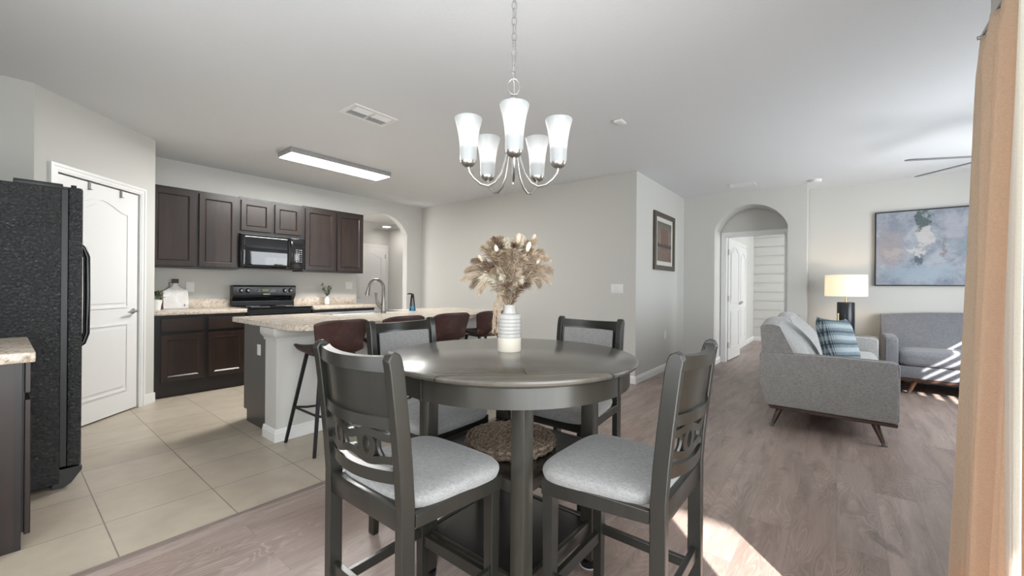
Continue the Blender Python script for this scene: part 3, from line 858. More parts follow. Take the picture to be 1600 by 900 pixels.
G().box(.24, .35, -.1885, -.186, .31, .35).obj('display', m_glassblk, t, smooth=False)

# refrigerator
FX, FY = -.12, 3.96
t = thing('refrigerator', 'black textured side-by-side refrigerator beside the pantry door', 'refrigerator', (0, 0, 0))
G().box(-.50, .228, 3.508, 4.41, .03, 1.738, .006).obj('body', m_fridge, t)
g = G().box(.255, .315, 3.512, 3.885, .115, 1.752, .012); g.obj('door', m_fridge, t)
g = G().box(.255, .315, 3.893, 4.405, .115, 1.752, .012); g.obj('door', m_fridge, t)
G().box(.229, .254, 3.522, 4.395, .12, 1.735).obj('door_gasket', m_blackm, t, smooth=False)
for y in (3.855, 3.925):
    pts = [(.312, y, .77), (.350, y, .80), (.366, y, .86), (.368, y, 1.10), (.366, y, 1.36), (.350, y, 1.42), (.312, y, 1.45)]
    G().tube(pts, .014, 10).obj('handle', m_black, t)
G().prism([(.20, .0), (.20, .108), (.318, .108), (.318, .085), (.275, .02), (.24, .0)], 'y', 3.512, 4.405).obj('bottom_grille', m_black, t, smooth=False)
G().box(.05, .235, 3.53, 3.62, 1.739, 1.765, .004).obj('hinge_cover', m_blackm, t)
G().box(.22, .30, 3.535, 3.585, 1.7395, 1.752).obj('hinge', m_blackm, t, smooth=False)
G().tube([(.279, 3.557, 1.752), (.279, 3.557, 1.768)], .012, 10).obj('hinge_pin', m_black, t)

# near base cabinet at the left edge
t = thing('base_cabinet', 'dark wooden base cabinet at the left edge under a short granite worktop', 'cabinet')
G().box(-.515, .048, 2.84, 3.33, .0, CB - .001).obj('body', m_cab, t, smooth=False)
G().box(.048, .070, 2.838, 3.33, .0, CB - .001).obj('face_frame', m_cabframe, t, smooth=False)
mods(G().box(.078, .098, 2.87, 3.31, .05, .66).obj('door', m_cab, t, smooth=False), .003)
mods(G().box(.078, .098, 2.87, 3.31, .69, .835).obj('drawer', m_cab, t, smooth=False), .003)
G().box(.070, .079, 2.88, 3.30, .06, .83).obj('hinge_rail', m_blackm, t, smooth=False)
worktop('countertop', 'short speckled granite countertop beside the refrigerator at the left edge', -.515, .100, 2.585, 3.34)
for o in bpy.data.objects:
    if o.get('label', '').startswith('short speckled granite'): del o['group']

# ------------------------------------------------------------------ island
t = thing('kitchen_island', 'white and dark kitchen island with bar overhang facing the dining table', 'island', (0, 0, 0))
G().box(1.315, 3.60, 3.315, 3.52, 0, CB - .001).obj('knee_wall', m_wall, t, smooth=False)
g = G(); g.box(1.365, 3.58, 3.521, 4.115, .10, CB - .001); g.box(1.365, 3.58, 3.521, 4.045, 0, .10)
g.obj('cabinet_body', m_panel, t, smooth=False)
g = G().box(1.38, 3.56, 4.116, 4.136, .12, .85); g.obj('cabinet_front', m_cab, t, smooth=False)
prof = [(0, 0), (.014, 0), (.014, .065), (.010, .073), (.010, .083), (.004, .095), (0, .095)]
def lsweep(prof, x0, y0, x1, y1):
    g = G(); st = []
    for d, z in prof:
        st.append([g.bm.verts.new(p) for p in ((x0 - d, y1, z), (x0 - d, y0 - d, z), (x1, y0 - d, z))])
    for i in range(len(st)):
        j = (i + 1) % len(st)
        for k in range(2): g.bm.faces.new((st[i][k], st[i][k + 1], st[j][k + 1], st[j][k]))
    g.bm.faces.new([q[0] for q in st]); g.bm.faces.new([q[2] for q in st][::-1])
    return g
g = lsweep(prof, 1.315, 3.315, 3.60, 3.535)
g.obj('baseboard', m_white, t, smooth=False)
cap = [(0, 0), (.006, 0), (.010, .02), (.030, .045), (.036, .06), (.036, .10), (0, .10)]
g = lsweep([(d, CB - .101 + z) for d, z in cap], 1.315, 3.315, 3.60, 3.535)
g.obj('cap_moulding', m_wall, t, smooth=False)
G().box(1.360, 1.3645, 3.745, 3.815, .600, .69, .002).obj('switch_plate', m_plastic, t)
t = thing('island_countertop', 'long speckled granite countertop on the kitchen island with clipped corners', 'countertop', (0, 0, 0))
outl = [(1.285, 3.07), (1.31, 3.00), (1.36, 2.94), (1.43, 2.915), (3.60, 2.915), (3.70, 2.935), (3.80, 3.01), (3.85, 3.12), (3.85, 4.165), (1.285, 4.165)]
SX0, SX1, SY0, SY1 = 2.02, 2.80, 3.80, 4.10
g = G()
# slab with a sink cut-out: four pieces joined edge to edge
g.prism([(1.285, 3.07), (1.31, 3.00), (1.36, 2.94), (1.43, 2.915), (3.60, 2.915), (3.70, 2.935), (3.80, 3.01), (3.85, 3.12), (3.85, SY0), (1.285, SY0)], 'z', CB, CT)
g.box(1.285, SX0, SY0, 4.165, CB, CT); g.box(SX1, 3.85, SY0, 4.165, CB, CT); g.box(SX0, SX1, SY1, 4.165, CB, CT)
mods(g.obj('slab', m_granite, t, smooth=False), .005)
t = thing('kitchen_sink', 'stainless steel sink set into the island countertop', 'sink', (0, 0, 0))
g = G(); g.ring(rrect(SX0 - .02, SX1 + .02, SY0 - .02, SY1 + .02), rrect(SX0 + .01, SX1 - .01, SY0 + .01, SY1 - .01), 'z', CT + .0005, CT + .006)
g.obj('rim', m_steel, t, smooth=False)
g = G()
a, b, c, d, zb = SX0 + .004, SX1 - .004, SY0 + .004, SY1 - .004, .868
g.ring(rrect(a, b, c, d), rrect(a + .004, b - .004, c + .004, d - .004), 'z', zb, CT); g.box(a, b, c, d, zb - .004, zb)
g.obj('bowl', m_steel, t, smooth=False)
# faucet
t = thing('kitchen_faucet', 'brushed nickel gooseneck faucet on the island beside the sink', 'faucet', (2.515, 3.72, CT))
G().lathe([(.030, 0), (.030, .006), (.024, .012), (.025, .05), (.022, .10), (.0185, .13)], seg=24).obj('body', m_faucet, t)
ux, uy = -.47, .88
pts = [(0, 0, .12), (0, 0, .26)]
for k in range(13):
    a = PI * k / 12 * .97; rr = .083
    q = rr - rr * math.cos(a); pts.append((ux * q, uy * q, .26 + rr * math.sin(a) * 1.05))
G().tube(pts, [.0185, .016] + [.0150] * 13, 14).obj('spout', m_faucet, t)
e = Vector(pts[-1])
G().tube([e, e + Vector((-.003, .006, -.02)), e + Vector((-.008, .015, -.065)), e + Vector((-.009, .017, -.085))], [.0155, .0175, .0225, .0235], 14).obj('spray_head', m_faucet, t)
g = G().tube([(-.010, .012, .05), (-.045, .02, .085), (-.062, .022, .12)], [.021, .020, .015], 12); g.tube([(-.062, .022, .12), (-.070, .022, .165), (-.076, .022, .21)], [.012, .011, .015], 10)
g.obj('lever', m_faucet, t)
# soap dispenser
t = thing('soap_dispenser', 'small dark pump dispenser with blue liquid on the island', 'soap dispenser', (2.965, 3.82, CT))
G().lathe([(.036, 0), (.0365, .008), (.034, .05)], seg=24).obj('liquid', m_soap, t)
g = G()
for k in range(4):
    a = PI / 2 * k + .3; g.bar((.035 * math.cos(a), .035 * math.sin(a), 0.002), (.014 * math.cos(a), .014 * math.sin(a), .165), .016, .008)
g.lathe([(.015, .155), (.017, .165), (.017, .185), (.012, .195)], seg=16)
g.tube([(0, 0, .19), (-.02, .02, .197), (-.045, .035, .19)], [.008, .008, .006], 8)
g.obj('pump', m_iron, t)
G().lathe([(.030, .05), (.018, .15)], seg=20).obj('bottle', M('grey_dispenser_glass', (.16, .17, .17), .15), t)

# ------------------------------------------------------------------ things on the kitchen counter
t = thing('potted_plant', 'green leafy plant in a small white pot beside the pantry corner', 'plant', (1.075, 5.80, CT))
G().lathe([(.036, 0), (.052, .11), (.050, .11), (.046, .10)], seg=20, cap=True).obj('pot', m_ceram, t)
rng = random.Random(5)
g = G()
for k in range(90):
    a = rng.uniform(0, 2 * PI); el = rng.uniform(.1, 1.4); rr = rng.uniform(.03, .085)
    c = Vector((rr * math.cos(a) * math.cos(el), rr * math.sin(a) * math.cos(el), .125 + rr * math.sin(el) * 1.1))
    d = Vector((math.cos(a), math.sin(a), .4)).normalized(); w = d.cross(Vector((0, 0, 1))).normalized() * .012
    p = [c - d * .018, c + w, c + d * .022, c - w]
    g.bm.faces.new([g.bm.verts.new(q) for q in p])
g.obj('foliage', m_leaf, t, fix=False)
t = thing('cutting_board', 'white marble cutting board with a brown strap leaning on the kitchen wall', 'cutting board', (1.285, 5.985, CT))
bm_ = Matrix.Rotation(R(-8), 4, 'X')
o = [(-.115, 0), (.115, 0), (.115, .20), (.10, .218), (.045, .245), (.022, .275), (.020, .335), (-.020, .335), (-.022, .275), (-.045, .245), (-.10, .218), (-.115, .20)]
mods(G().prism(o, 'y', -.014, 0.0, bm_).obj('board', m_marble, t, smooth=False), .003)
g = G().box(-.03, .03, -.020, .004, .295, .345, .004, mat=bm_)
g.tube([(-.02, .03, .30), (-.06, .018, .30), (-.055, .018, .25), (-.10, .012, .215), (-.145, .005, .195)], .004, 6)
g.obj('strap', m_rope, t)
g = G().box(.075, .079, -.018, -.0145, .02, .05, mat=bm_); g.box(.066, .088, -.018, -.0145, .034, .038, mat=bm_)
g.obj('printed_mark', m_blackm, t, smooth=False)
t = thing('utensil', 'thin dark wooden paddle handle leaning between plant and cutting board', 'utensil', (1.155, 5.93, CT))
G().tube([(0, 0, 0.004), (-.01, .03, .12), (-.03, .05, .21)], [.010, .007, .006], 8).obj('handle', m_rope, t)
t = thing('bud_vase', 'small white ceramic bottle vase on the counter right of the range', 'vase', (3.045, 5.93, CT))
G().lathe([(.030, 0), (.038, .01), (.038, .07), (.028, .095), (.016, .108), (.016, .122), (.013, .122)], seg=24).obj('body', m_ceram, t)
t = thing('eucalyptus_sprigs', 'grey-green eucalyptus sprigs standing in the small white bottle vase', 'plant', (3.045, 5.93, CT + .10))
g, l2, l3 = G(), G(), G()
for k in range(9):
    a = rng.uniform(0, 2 * PI); L = rng.uniform(.12, .21); sp = rng.uniform(.25, .75)
    tip = Vector((math.cos(a) * L * sp, math.sin(a) * L * sp * .6, L))
    g.tube([(0, 0, 0), tip * .5 + Vector((0, 0, .02)), tip], .0015, 5)
    for q in range(9):
        f = .30 + .7 * q / 8; c = tip * f + Vector((rng.uniform(-.02, .02), rng.uniform(-.015, .015), rng.uniform(-.01, .015)))
        d = Vector((rng.uniform(-1, 1), rng.uniform(-1, 1), rng.uniform(-.3, 1))).normalized(); w = d.cross(Vector((.3, -1, .2))).normalized() * .011
        tg = l2 if rng.random() < .6 else l3
        tg.bm.faces.new([tg.bm.verts.new(p) for p in (c - d * .013, c + w, c + d * .017, c - w)])
g.obj('stem', m_stem, t); l2.obj('leaves', m_leaf2, t, fix=False); l3.obj('leaves', m_leaf3, t, fix=False)

def plate(name, label, M_, toggles=1, outlet=False, cat='light switch', w=.072, h=.116):
    t = thing(name, label, cat); t.matrix_world = M_
    G().box(-w / 2, w / 2, -.006, 0, -h / 2, h / 2, .002).obj('cover_plate', m_plastic, t)
    g = G()
    if outlet:
        for z in (-.022, .022): g.box(-.015, .015, -.0075, -.006, z - .013, z + .013, .001)
    else:
        for k in range(toggles):
            x = (k - (toggles - 1) / 2) * .046
            g.box(x - .016, x + .016, -.009, -.006, -.033, .033, .001)
    g.obj('socket' if outlet else 'rocker', m_white, t)
    return t
plate('wall_outlet', 'white outlet on the kitchen wall beside the cutting board', Matrix.Translation((1.437, YA, 1.155)), outlet=True, cat='outlet', w=.080)
plate('light_switch', 'white double switch on the kitchen wall right of the bud vase', Matrix.Translation((3.47, YA, 1.19)), toggles=2, w=.115)
plate('light_switch', 'white triple switch plate on the plain wall behind the dining chair', Matrix.Translation((XB, 2.20, 1.176)) @ Matrix.Rotation(R(-90), 4, 'Z'), toggles=3, w=.165)
plate('wall_outlet', 'white outlet low on the wall under the framed landscape print', Matrix.Translation((6.02, YC, .514)), outlet=True, cat='outlet')

# ------------------------------------------------------------------ bar stools
def bar_stool(label, loc, rz):
    """faces local +y (towards the island)"""
    t = thing('bar_stool', label, 'bar stool', loc, rz, 'brown leather bar stools along the island')
    def shell(u, v):
        # v: 0 front lip .. 1 top of back, u across
        s_ = (u - .5) * 2
        if v < .45:
            q = v / .45
            y = .20 - q * .33; z = .715 - .035 * math.sin(q * PI / 2) + .0 * q
            hw = .195 + .015 * math.sin(q * PI)
            x = s_ * hw; z += .030 * abs(s_) ** 3
            if q < .25: y -= .03 * s_ ** 4
        elif v < .62:
            q = (v - .45) / .17; a = q * PI / 2.3
            y = -.13 - .075 * math.sin(a); z = .680 + .075 * (1 - math.cos(a)) * 1.3
            hw = .20 - .018 * q; x = s_ * hw; z += .030 * abs(s_) ** 3 * (1 - q); y += .055 * abs(s_) ** 2.5 * q
        else:
            q = (v - .62) / .38
            y = -.203 - .035 * q; z = .742 + .20 * q
            hw = .182 + .034 * q; x = s_ * hw; y += .055 * abs(s_) ** 2.5
            z -= .030 * abs(s_) ** 5 * q
        return (x, y, z)
    o = G().grid(shell, 16, 30).obj('seat_shell', m_leather, t)
    mods(o, solid=.024); m = o.modifiers.new('soft', 'SUBSURF'); m.levels = 1; m.render_levels = 1
    feet = {}
    for sx in (-1, 1):
        for sy in (-1, 1):
            top = Vector((sx * .125, sy * .11 - .01, .672)); bot = Vector((sx * .225, sy * .225 - .01, 0))
            G().bar(top, bot, .022, .022, .018, .018, (0, 1, 0)).obj('leg', m_iron, t, smooth=False)
            feet[sx, sy] = (top, bot)
    at = lambda s_, f: feet[s_][0].lerp(feet[s_][1], f)
    g = G()
    for a, b, bow in (((-1, 1), (1, 1), (0, .0, -.03)), ((-1, -1), (1, -1), (0, 0, -.04)), ((-1, -1), (-1, 1), (0, 0, 0)), ((1, -1), (1, 1), (0, 0, 0))):
        p, q = at(a, .60), at(b, .60)
        g.tube([p, p.lerp(q, .25) + Vector(bow) * .7, p.lerp(q, .5) + Vector(bow), p.lerp(q, .75) + Vector(bow) * .7, q], .0085, 8)
    g.obj('foot_rest', m_iron, t)
    G().box(-.13, .13, -.12, .10, .664, .674).obj('seat_plate', m_iron, t, smooth=False)
    return t
bar_stool('leftmost brown leather bar stool at the near corner of the island', (1.585, 3.04, 0), 0)
s1 = None
for lab, x, rz in (('brown leather bar stool mostly hidden behind the fabric-backed dining chair', 2.135, 0), ('brown leather bar stool just right of the hidden one, third from the left', 2.700, R(-6)), ('rightmost brown leather bar stool, beside the dried grass bouquet', 3.26, R(-10))):
    src = [o for o in bpy.data.objects if o.name == 'bar_stool'][0]
    dup(src, lab, (x, 3.04 if rz > -.12 else 3.005, 0), rz)

# ------------------------------------------------------------------ dining table
TC = (1.345, 1.070); TZ = .910; TR = .510
t = thing('dining_table', 'round counter-height dining table in dark grey wood with two lower shelves', 'table', (TC[0], TC[1], 0))
G().lathe([(0.001, TZ - .030), (TR - .030, TZ - .030), (TR - .022, TZ - .026), (TR - .012, TZ - .022), (TR - .002, TZ - .017), (TR, TZ - .010), (TR - .003, TZ - .004), (TR - .010, TZ), (0.001, TZ)], seg=96, cap=False).obj('tabletop', m_tabletop, t, ang=30)
def apron(a0, a1):
    g = G(); n = 26
    ro, ri = .478, .455
    A = [[], [], [], []]
    for k in range(n + 1):
        a = a0 + (a1 - a0) * k / n
        for i, (r_, z) in enumerate(((ro, TZ - .031), (ro, TZ - .096), (ri, TZ - .096), (ri, TZ - .031))):
            A[i].append(g.bm.verts.new((r_ * math.cos(a), r_ * math.sin(a), z)))
    for k in range(n):
        for i in range(4):
            j = (i + 1) % 4; g.bm.faces.new((A[i][k], A[i][k + 1], A[j][k + 1], A[j][k]))
    g.bm.faces.new([A[i][0] for i in range(4)]); g.bm.faces.new([A[i][-1] for i in range(4)])
    return g
for k in range(4):
    a = PI / 2 * k
    apron(a + .02, a + PI / 2 - .02).obj('apron', m_table, t)
g = G()
for k in range(4):
    m = Matrix.Rotation(PI / 2 * k, 4, 'Z'); g.box(.452, .482, -.004, .004, TZ - .098, TZ - .031, mat=m)
g.obj('apron_joint', m_table, t, smooth=False)
E_ = .240
for sx in (-1, 1):
    for sy in (-1, 1):
        l = G().box(sx * E_ - .0275, sx * E_ + .0275, sy * E_ - .0275, sy * E_ + .0275, .035, TZ - .031, .003).obj('leg', m_table, t)
        G().lathe([(.034, 0), (.036, .004), (.036, .028), (.030, .034)], c=(sx * E_, sy * E_, 0), seg=24).obj('foot_glide', m_black, l)
        G().lathe([(.0375, 0.0), (.0375, .005)], c=(sx * E_, sy * E_, 0), seg=24).obj('glide_rim', m_sock, l)
m_shelf = wood('near_black_shelf_wood', (.014, .013, .012), (.030, .028, .026), .25, 'x', 1, .4)
for nm, z0, z1 in (('upper_shelf', .488, .530), ('lower_shelf', .150, .200)):
    fr = G()
    a, b = E_ - .0275, E_ + .018
    for s_ in (-1, 1):
        fr.box(-E_ + .0275, E_ - .0275, s_ * (E_ + .018) - .02, s_ * (E_ + .018) , z0, z1, .002) if s_ > 0 else fr.box(-E_ + .0275, E_ - .0275, -(E_ + .018), -(E_ - .002), z0, z1, .002)
        fr.box(E_ - .002, E_ + .018, -E_ + .0275, E_ - .0275, z0, z1, .002) if s_ > 0 else fr.box(-(E_ + .018), -(E_ - .002), -E_ + .0275, E_ - .0275, z0, z1, .002)
    f_ = fr.obj(nm, m_table, t)
    G().prism([(-.238, -.21), (-.21, -.21), (-.21, -.238), (.21, -.238), (.21, -.21), (.238, -.21), (.238, .21), (.21, .21), (.21, .238), (-.21, .238), (-.21, .21), (-.238, .21)], 'z', z0 + .012, z1 - .006 if nm == 'lower_shelf' else z1 - .001).obj('shelf_board', m_shelf, f_, smooth=False)

# braided mat on the upper shelf
t = thing('woven_mat', 'round brown braided mat lying on the table upper shelf', 'mat', (TC[0], TC[1] + .005, .530))
g = G()
for lay, (rmax, zc) in enumerate(((.182, .012), (.178, .028))):
    nt_ = 11; seg = 72
    for k in range(nt_):
        rr = .012 + (rmax - .012) * k / (nt_ - 1)
        pts = []
        for q in range(seg):
            a = 2 * PI * q / seg
            wob = .0022 * math.sin(q * 2.2 + k * 1.7)
            pts.append(((rr + wob) * math.cos(a), (rr + wob) * math.sin(a), zc + .002 * math.sin(q * 2.9 + k) ))
        g.tube(pts, [.0098 + .0022 * math.sin(q * PI / 1.5 + k) for q in range(seg)], 6, closed=True)
g.obj('braided_coil', m_jute, t)

# vase on the table
VX, VY = 1.388, 1.118
t = thing('striped_vase', 'grey ribbed ceramic bottle vase with a cream base on the dining table', 'vase', (VX, VY, TZ))
G().lathe([(.0485, 0), (.0505, .003), (.0505, .058)], seg=40).obj('cream_base', m_cream, t)
prof = [(.0505, .0582)]
for k in range(6):
    z = .060 + k * .0155
    prof += [(.0502, z), (.0512, z + .005), (.0512, z + .009), (.0492, z + .0145)]
prof += [(.0485, .154), (.044, .160), (.030, .163), (.0275, .170), (.0275, .190), (.0295, .195), (.0295, .200), (.025, .200), (.024, .150)]
G().lathe(prof, seg=40, cap=False).obj('ribbed_body', m_ceramg, t)

# dried grass bouquet
rng = random.Random(11)
def plume_mat(name, c1, c2):
    m = M(name, c1, .9, spec=.1); n = N(m)
    n.color(n.ramp(n.noise(n.coord(), 60, 3), [(.3, c1), (.7, c2)])); return m
pm = [plume_mat('tan_plume', (.30, .215, .145), (.50, .40, .29)), plume_mat('beige_plume', (.44, .34, .25), (.66, .55, .43)),
      plume_mat('cream_plume', (.66, .58, .45), (.82, .76, .64)), plume_mat('brown_plume', (.13, .085, .058), (.29, .20, .14))]
bq = thing('dried_grass_bouquet', 'bouquet of tan and cream pampas plumes standing in the grey vase', 'dried flowers', (VX, VY, TZ + .15))
camr = Vector((sy_, -cy_, 0)); camf = Vector((cy_, sy_, 0))
def plume(lat, dep, ht, droop, mat, n=260, L0=.10, hair=.05, thick=.5, name='plume'):
    """plume tip at lateral/depth/height offset; hairs start part-way along the stem"""
    tip = camr * lat + camf * dep + Vector((0, 0, ht))
    ctrl = (camr * lat + camf * dep) * .38 + Vector((0, 0, ht * .72 + .05 + droop))
    P = lambda s_: (Vector((0, 0, .0)) * (1 - s_) ** 2 + ctrl * 2 * s_ * (1 - s_) + tip * s_ ** 2)
    g = G()
    g.tube([P(k / 12) for k in range(13)], [.0018 - .0008 * k / 12 for k in range(13)], 5)
    for k in range(n):
        s_ = L0 + (1 - L0) * rng.random() ** .85
        p = P(s_); tdir = (P(min(1, s_ + .02)) - P(max(0, s_ - .02))).normalized()
        rnd = Vector((rng.gauss(0, 1), rng.gauss(0, 1), rng.gauss(0, 1))); rnd = (rnd - tdir * rnd.dot(tdir)).normalized()
        prof = math.sin(PI * min(1, max(0, (s_ - L0) / (1 - L0))) ** .8) * .75 + .3
        l = hair * prof * rng.uniform(.6, 1.2)
        d = (tdir * rng.uniform(.6, 1.3) + rnd * thick).normalized()
        m1 = p + d * l * .5; m2 = p + d * l + Vector((0, 0, -l * .28))
        w = d.cross(Vector((rng.gauss(0, 1), rng.gauss(0, 1), rng.gauss(0, 1)))).normalized() * rng.uniform(.0008, .0016)
        vs = [g.bm.verts.new(q) for q in (p - w * .6, p + w * .6, m1 + w, m1 - w, m2)]
        g.bm.faces.new((vs[0], vs[1], vs[2], vs[3])); g.bm.faces.new((vs[3], vs[2], vs[4]))
    return g.obj(name, mat, bq, fix=False)
# (lateral, depth, height above the mouth base) read off the photo
spec = [(-.19, .02, .20, .05, 0), (-.20, -.02, .16, .07, 1), (-.17, .03, .13, .10, 0), (-.155, -.04, .24, .03, 3), (-.12, .0, .30, 0, 0), (-.10, .05, .33, 0, 1),
        (-.07, -.02, .335, 0, 3), (-.045, .03, .345, 0, 0), (-.015, 0, .33, 0, 2), (.02, .05, .335, 0, 1), (.045, -.03, .345, 0, 2), (.075, .03, .33, 0, 1),
        (.11, -.01, .33, 0, 1), (.14, .03, .29, .0, 0), (.165, -.03, .25, .03, 1), (.185, .02, .20, .05, 0), (.175, .0, .155, .07, 1), (.155, .05, .27, 0, 1),
        (-.13, -.06, .10, .12, 1), (.12, -.05, .21, .04, 0), (.06, -.07, .25, .02, 1), (-.03, -.07, .27, .0, 0), (.09, -.06, .29, 0, 0), (-.085, -.05, .20, .05, 3), (.03, -.08, .19, .03, 1), (.13, .02, .14, .09, 0)]
for k in range(16):
    an = rng.uniform(.15, PI - .15); rr = rng.uniform(.08, .17)
    spec.append((rr * math.cos(an) * 1.0, rng.uniform(-.08, .08), .14 + rr * math.sin(an) * 1.05, .03, rng.choice((0, 0, 1, 1, 3, 2))))
for k in range(12):
    spec.append((rng.uniform(-.075, .075), rng.uniform(-.09, .03), rng.uniform(.12, .19), .01, rng.choice((0, 1, 1, 2, 3))))
for a, b, c, d, m in spec:
    plume(a, b, c, d, pm[m], n=520, L0=.24 if c > .195 or abs(a) > .08 else .08, hair=.060, thick=.62 if abs(a) < .13 else .42)
# the tress hanging down beside the neck of the vase
for dx in (-.045, -.055, -.037, -.062):
    tip = dx; g = G()
    pth = [camr * (-.012) + Vector((0, 0, .03)), camr * (-.022) + Vector((0, 0, .085)), camr * (dx * .8) + camf * (-.012) + Vector((0, 0, .095)), camr * (dx * 1.05) + camf * (-.02) + Vector((0, 0, .045)), camr * (dx * 1.15) + camf * (-.02) + Vector((0, 0, -.06 + rng.uniform(-.015, .01)))]
    g.tube(pth, [.0015] * 5, 5)
    for k in range(420):
        s_ = rng.uniform(1.0, 4); i = min(3, int(s_)); p = pth[i].lerp(pth[i + 1], s_ - i)
        d = Vector((rng.gauss(0, .5), rng.gauss(0, .5), -1.2)).normalized() * rng.uniform(.015, .032); w = Vector((rng.gauss(0, 1), rng.gauss(0, 1), 0)).normalized() * .001
        g.bm.faces.new([g.bm.verts.new(q) for q in (p - w, p + w, p + d)])
    g.obj('hanging_tress', pm[1], bq, fix=False)
for (a, b, c, m, sc) in ((-.055, -.05, .275, 2, 1), (.075, -.06, .285, 2, 1.2), (.115, -.05, .23, 2, .9), (-.12, -.03, .235, 1, 1.1), (.035, -.04, .32, 1, 1.4), (.10, .0, .33, 1, 1.0)):
    p = camr * a + camf * b + Vector((0, 0, c)); g = G()
    g.tube([(0, 0, .02), p * .5 + Vector((0, 0, .03)), p], .001, 5)
    d = p.normalized()
    q = d.to_track_quat('Z', 'Y').to_matrix().to_4x4()
    bmesh.ops.create_icosphere(g.bm, subdivisions=2, radius=1, matrix=Matrix.Translation(p + d * .012) @ q @ Matrix.Diagonal((.009 * sc, .009 * sc, .019 * sc, 1)))
    g.obj('bunny_tail', pm[m], bq)
# spiky cream ears
for (a, b, c) in ((-.035, -.075, .17), (-.05, -.07, .20), (-.01, -.06, .31), (.05, -.05, .325)):
    plume(a, b, c, 0, pm[2], n=300, L0=.55, hair=.026, thick=.9, name='cream_ear')

# ------------------------------------------------------------------ dining chairs (local +x faces the table)
def post_x(z):
    if z < .60: return -.190
    q = (z - .60) / .42
    return -.190 - .045 * q ** 1.25
def bowed(g, z0, z1, ytop, x_in, thick, bow=.036, n=14, yh=.172, zfn=None):
    """bar between the posts, bowed backwards; profile rectangle thick (x) by z0..z1"""
    rows = []
    for k in range(n + 1):
        y = -yh + 2 * yh * k / n; b = bow * (1 - (y / yh) ** 2)
        zz0, zz1 = (z0, z1) if zfn is None else zfn(y / yh)
        row = []
        for z, sgn in ((zz0, -1), (zz0, 1), (zz1, 1), (zz1, -1)):
            row.append(g.bm.verts.new((post_x((zz0 + zz1) / 2 if zz1 - zz0 < .06 else z) + x_in - b + sgn * thick / 2, y, z)))
        rows.append(row)
    for a, b_ in zip(rows, rows[1:]):
        for i in range(4):
            j = (i + 1) % 4; g.bm.faces.new((a[i], a[j], b_[j], b_[i]))
    g.bm.faces.new(rows[0]); g.bm.faces.new(rows[-1][::-1])
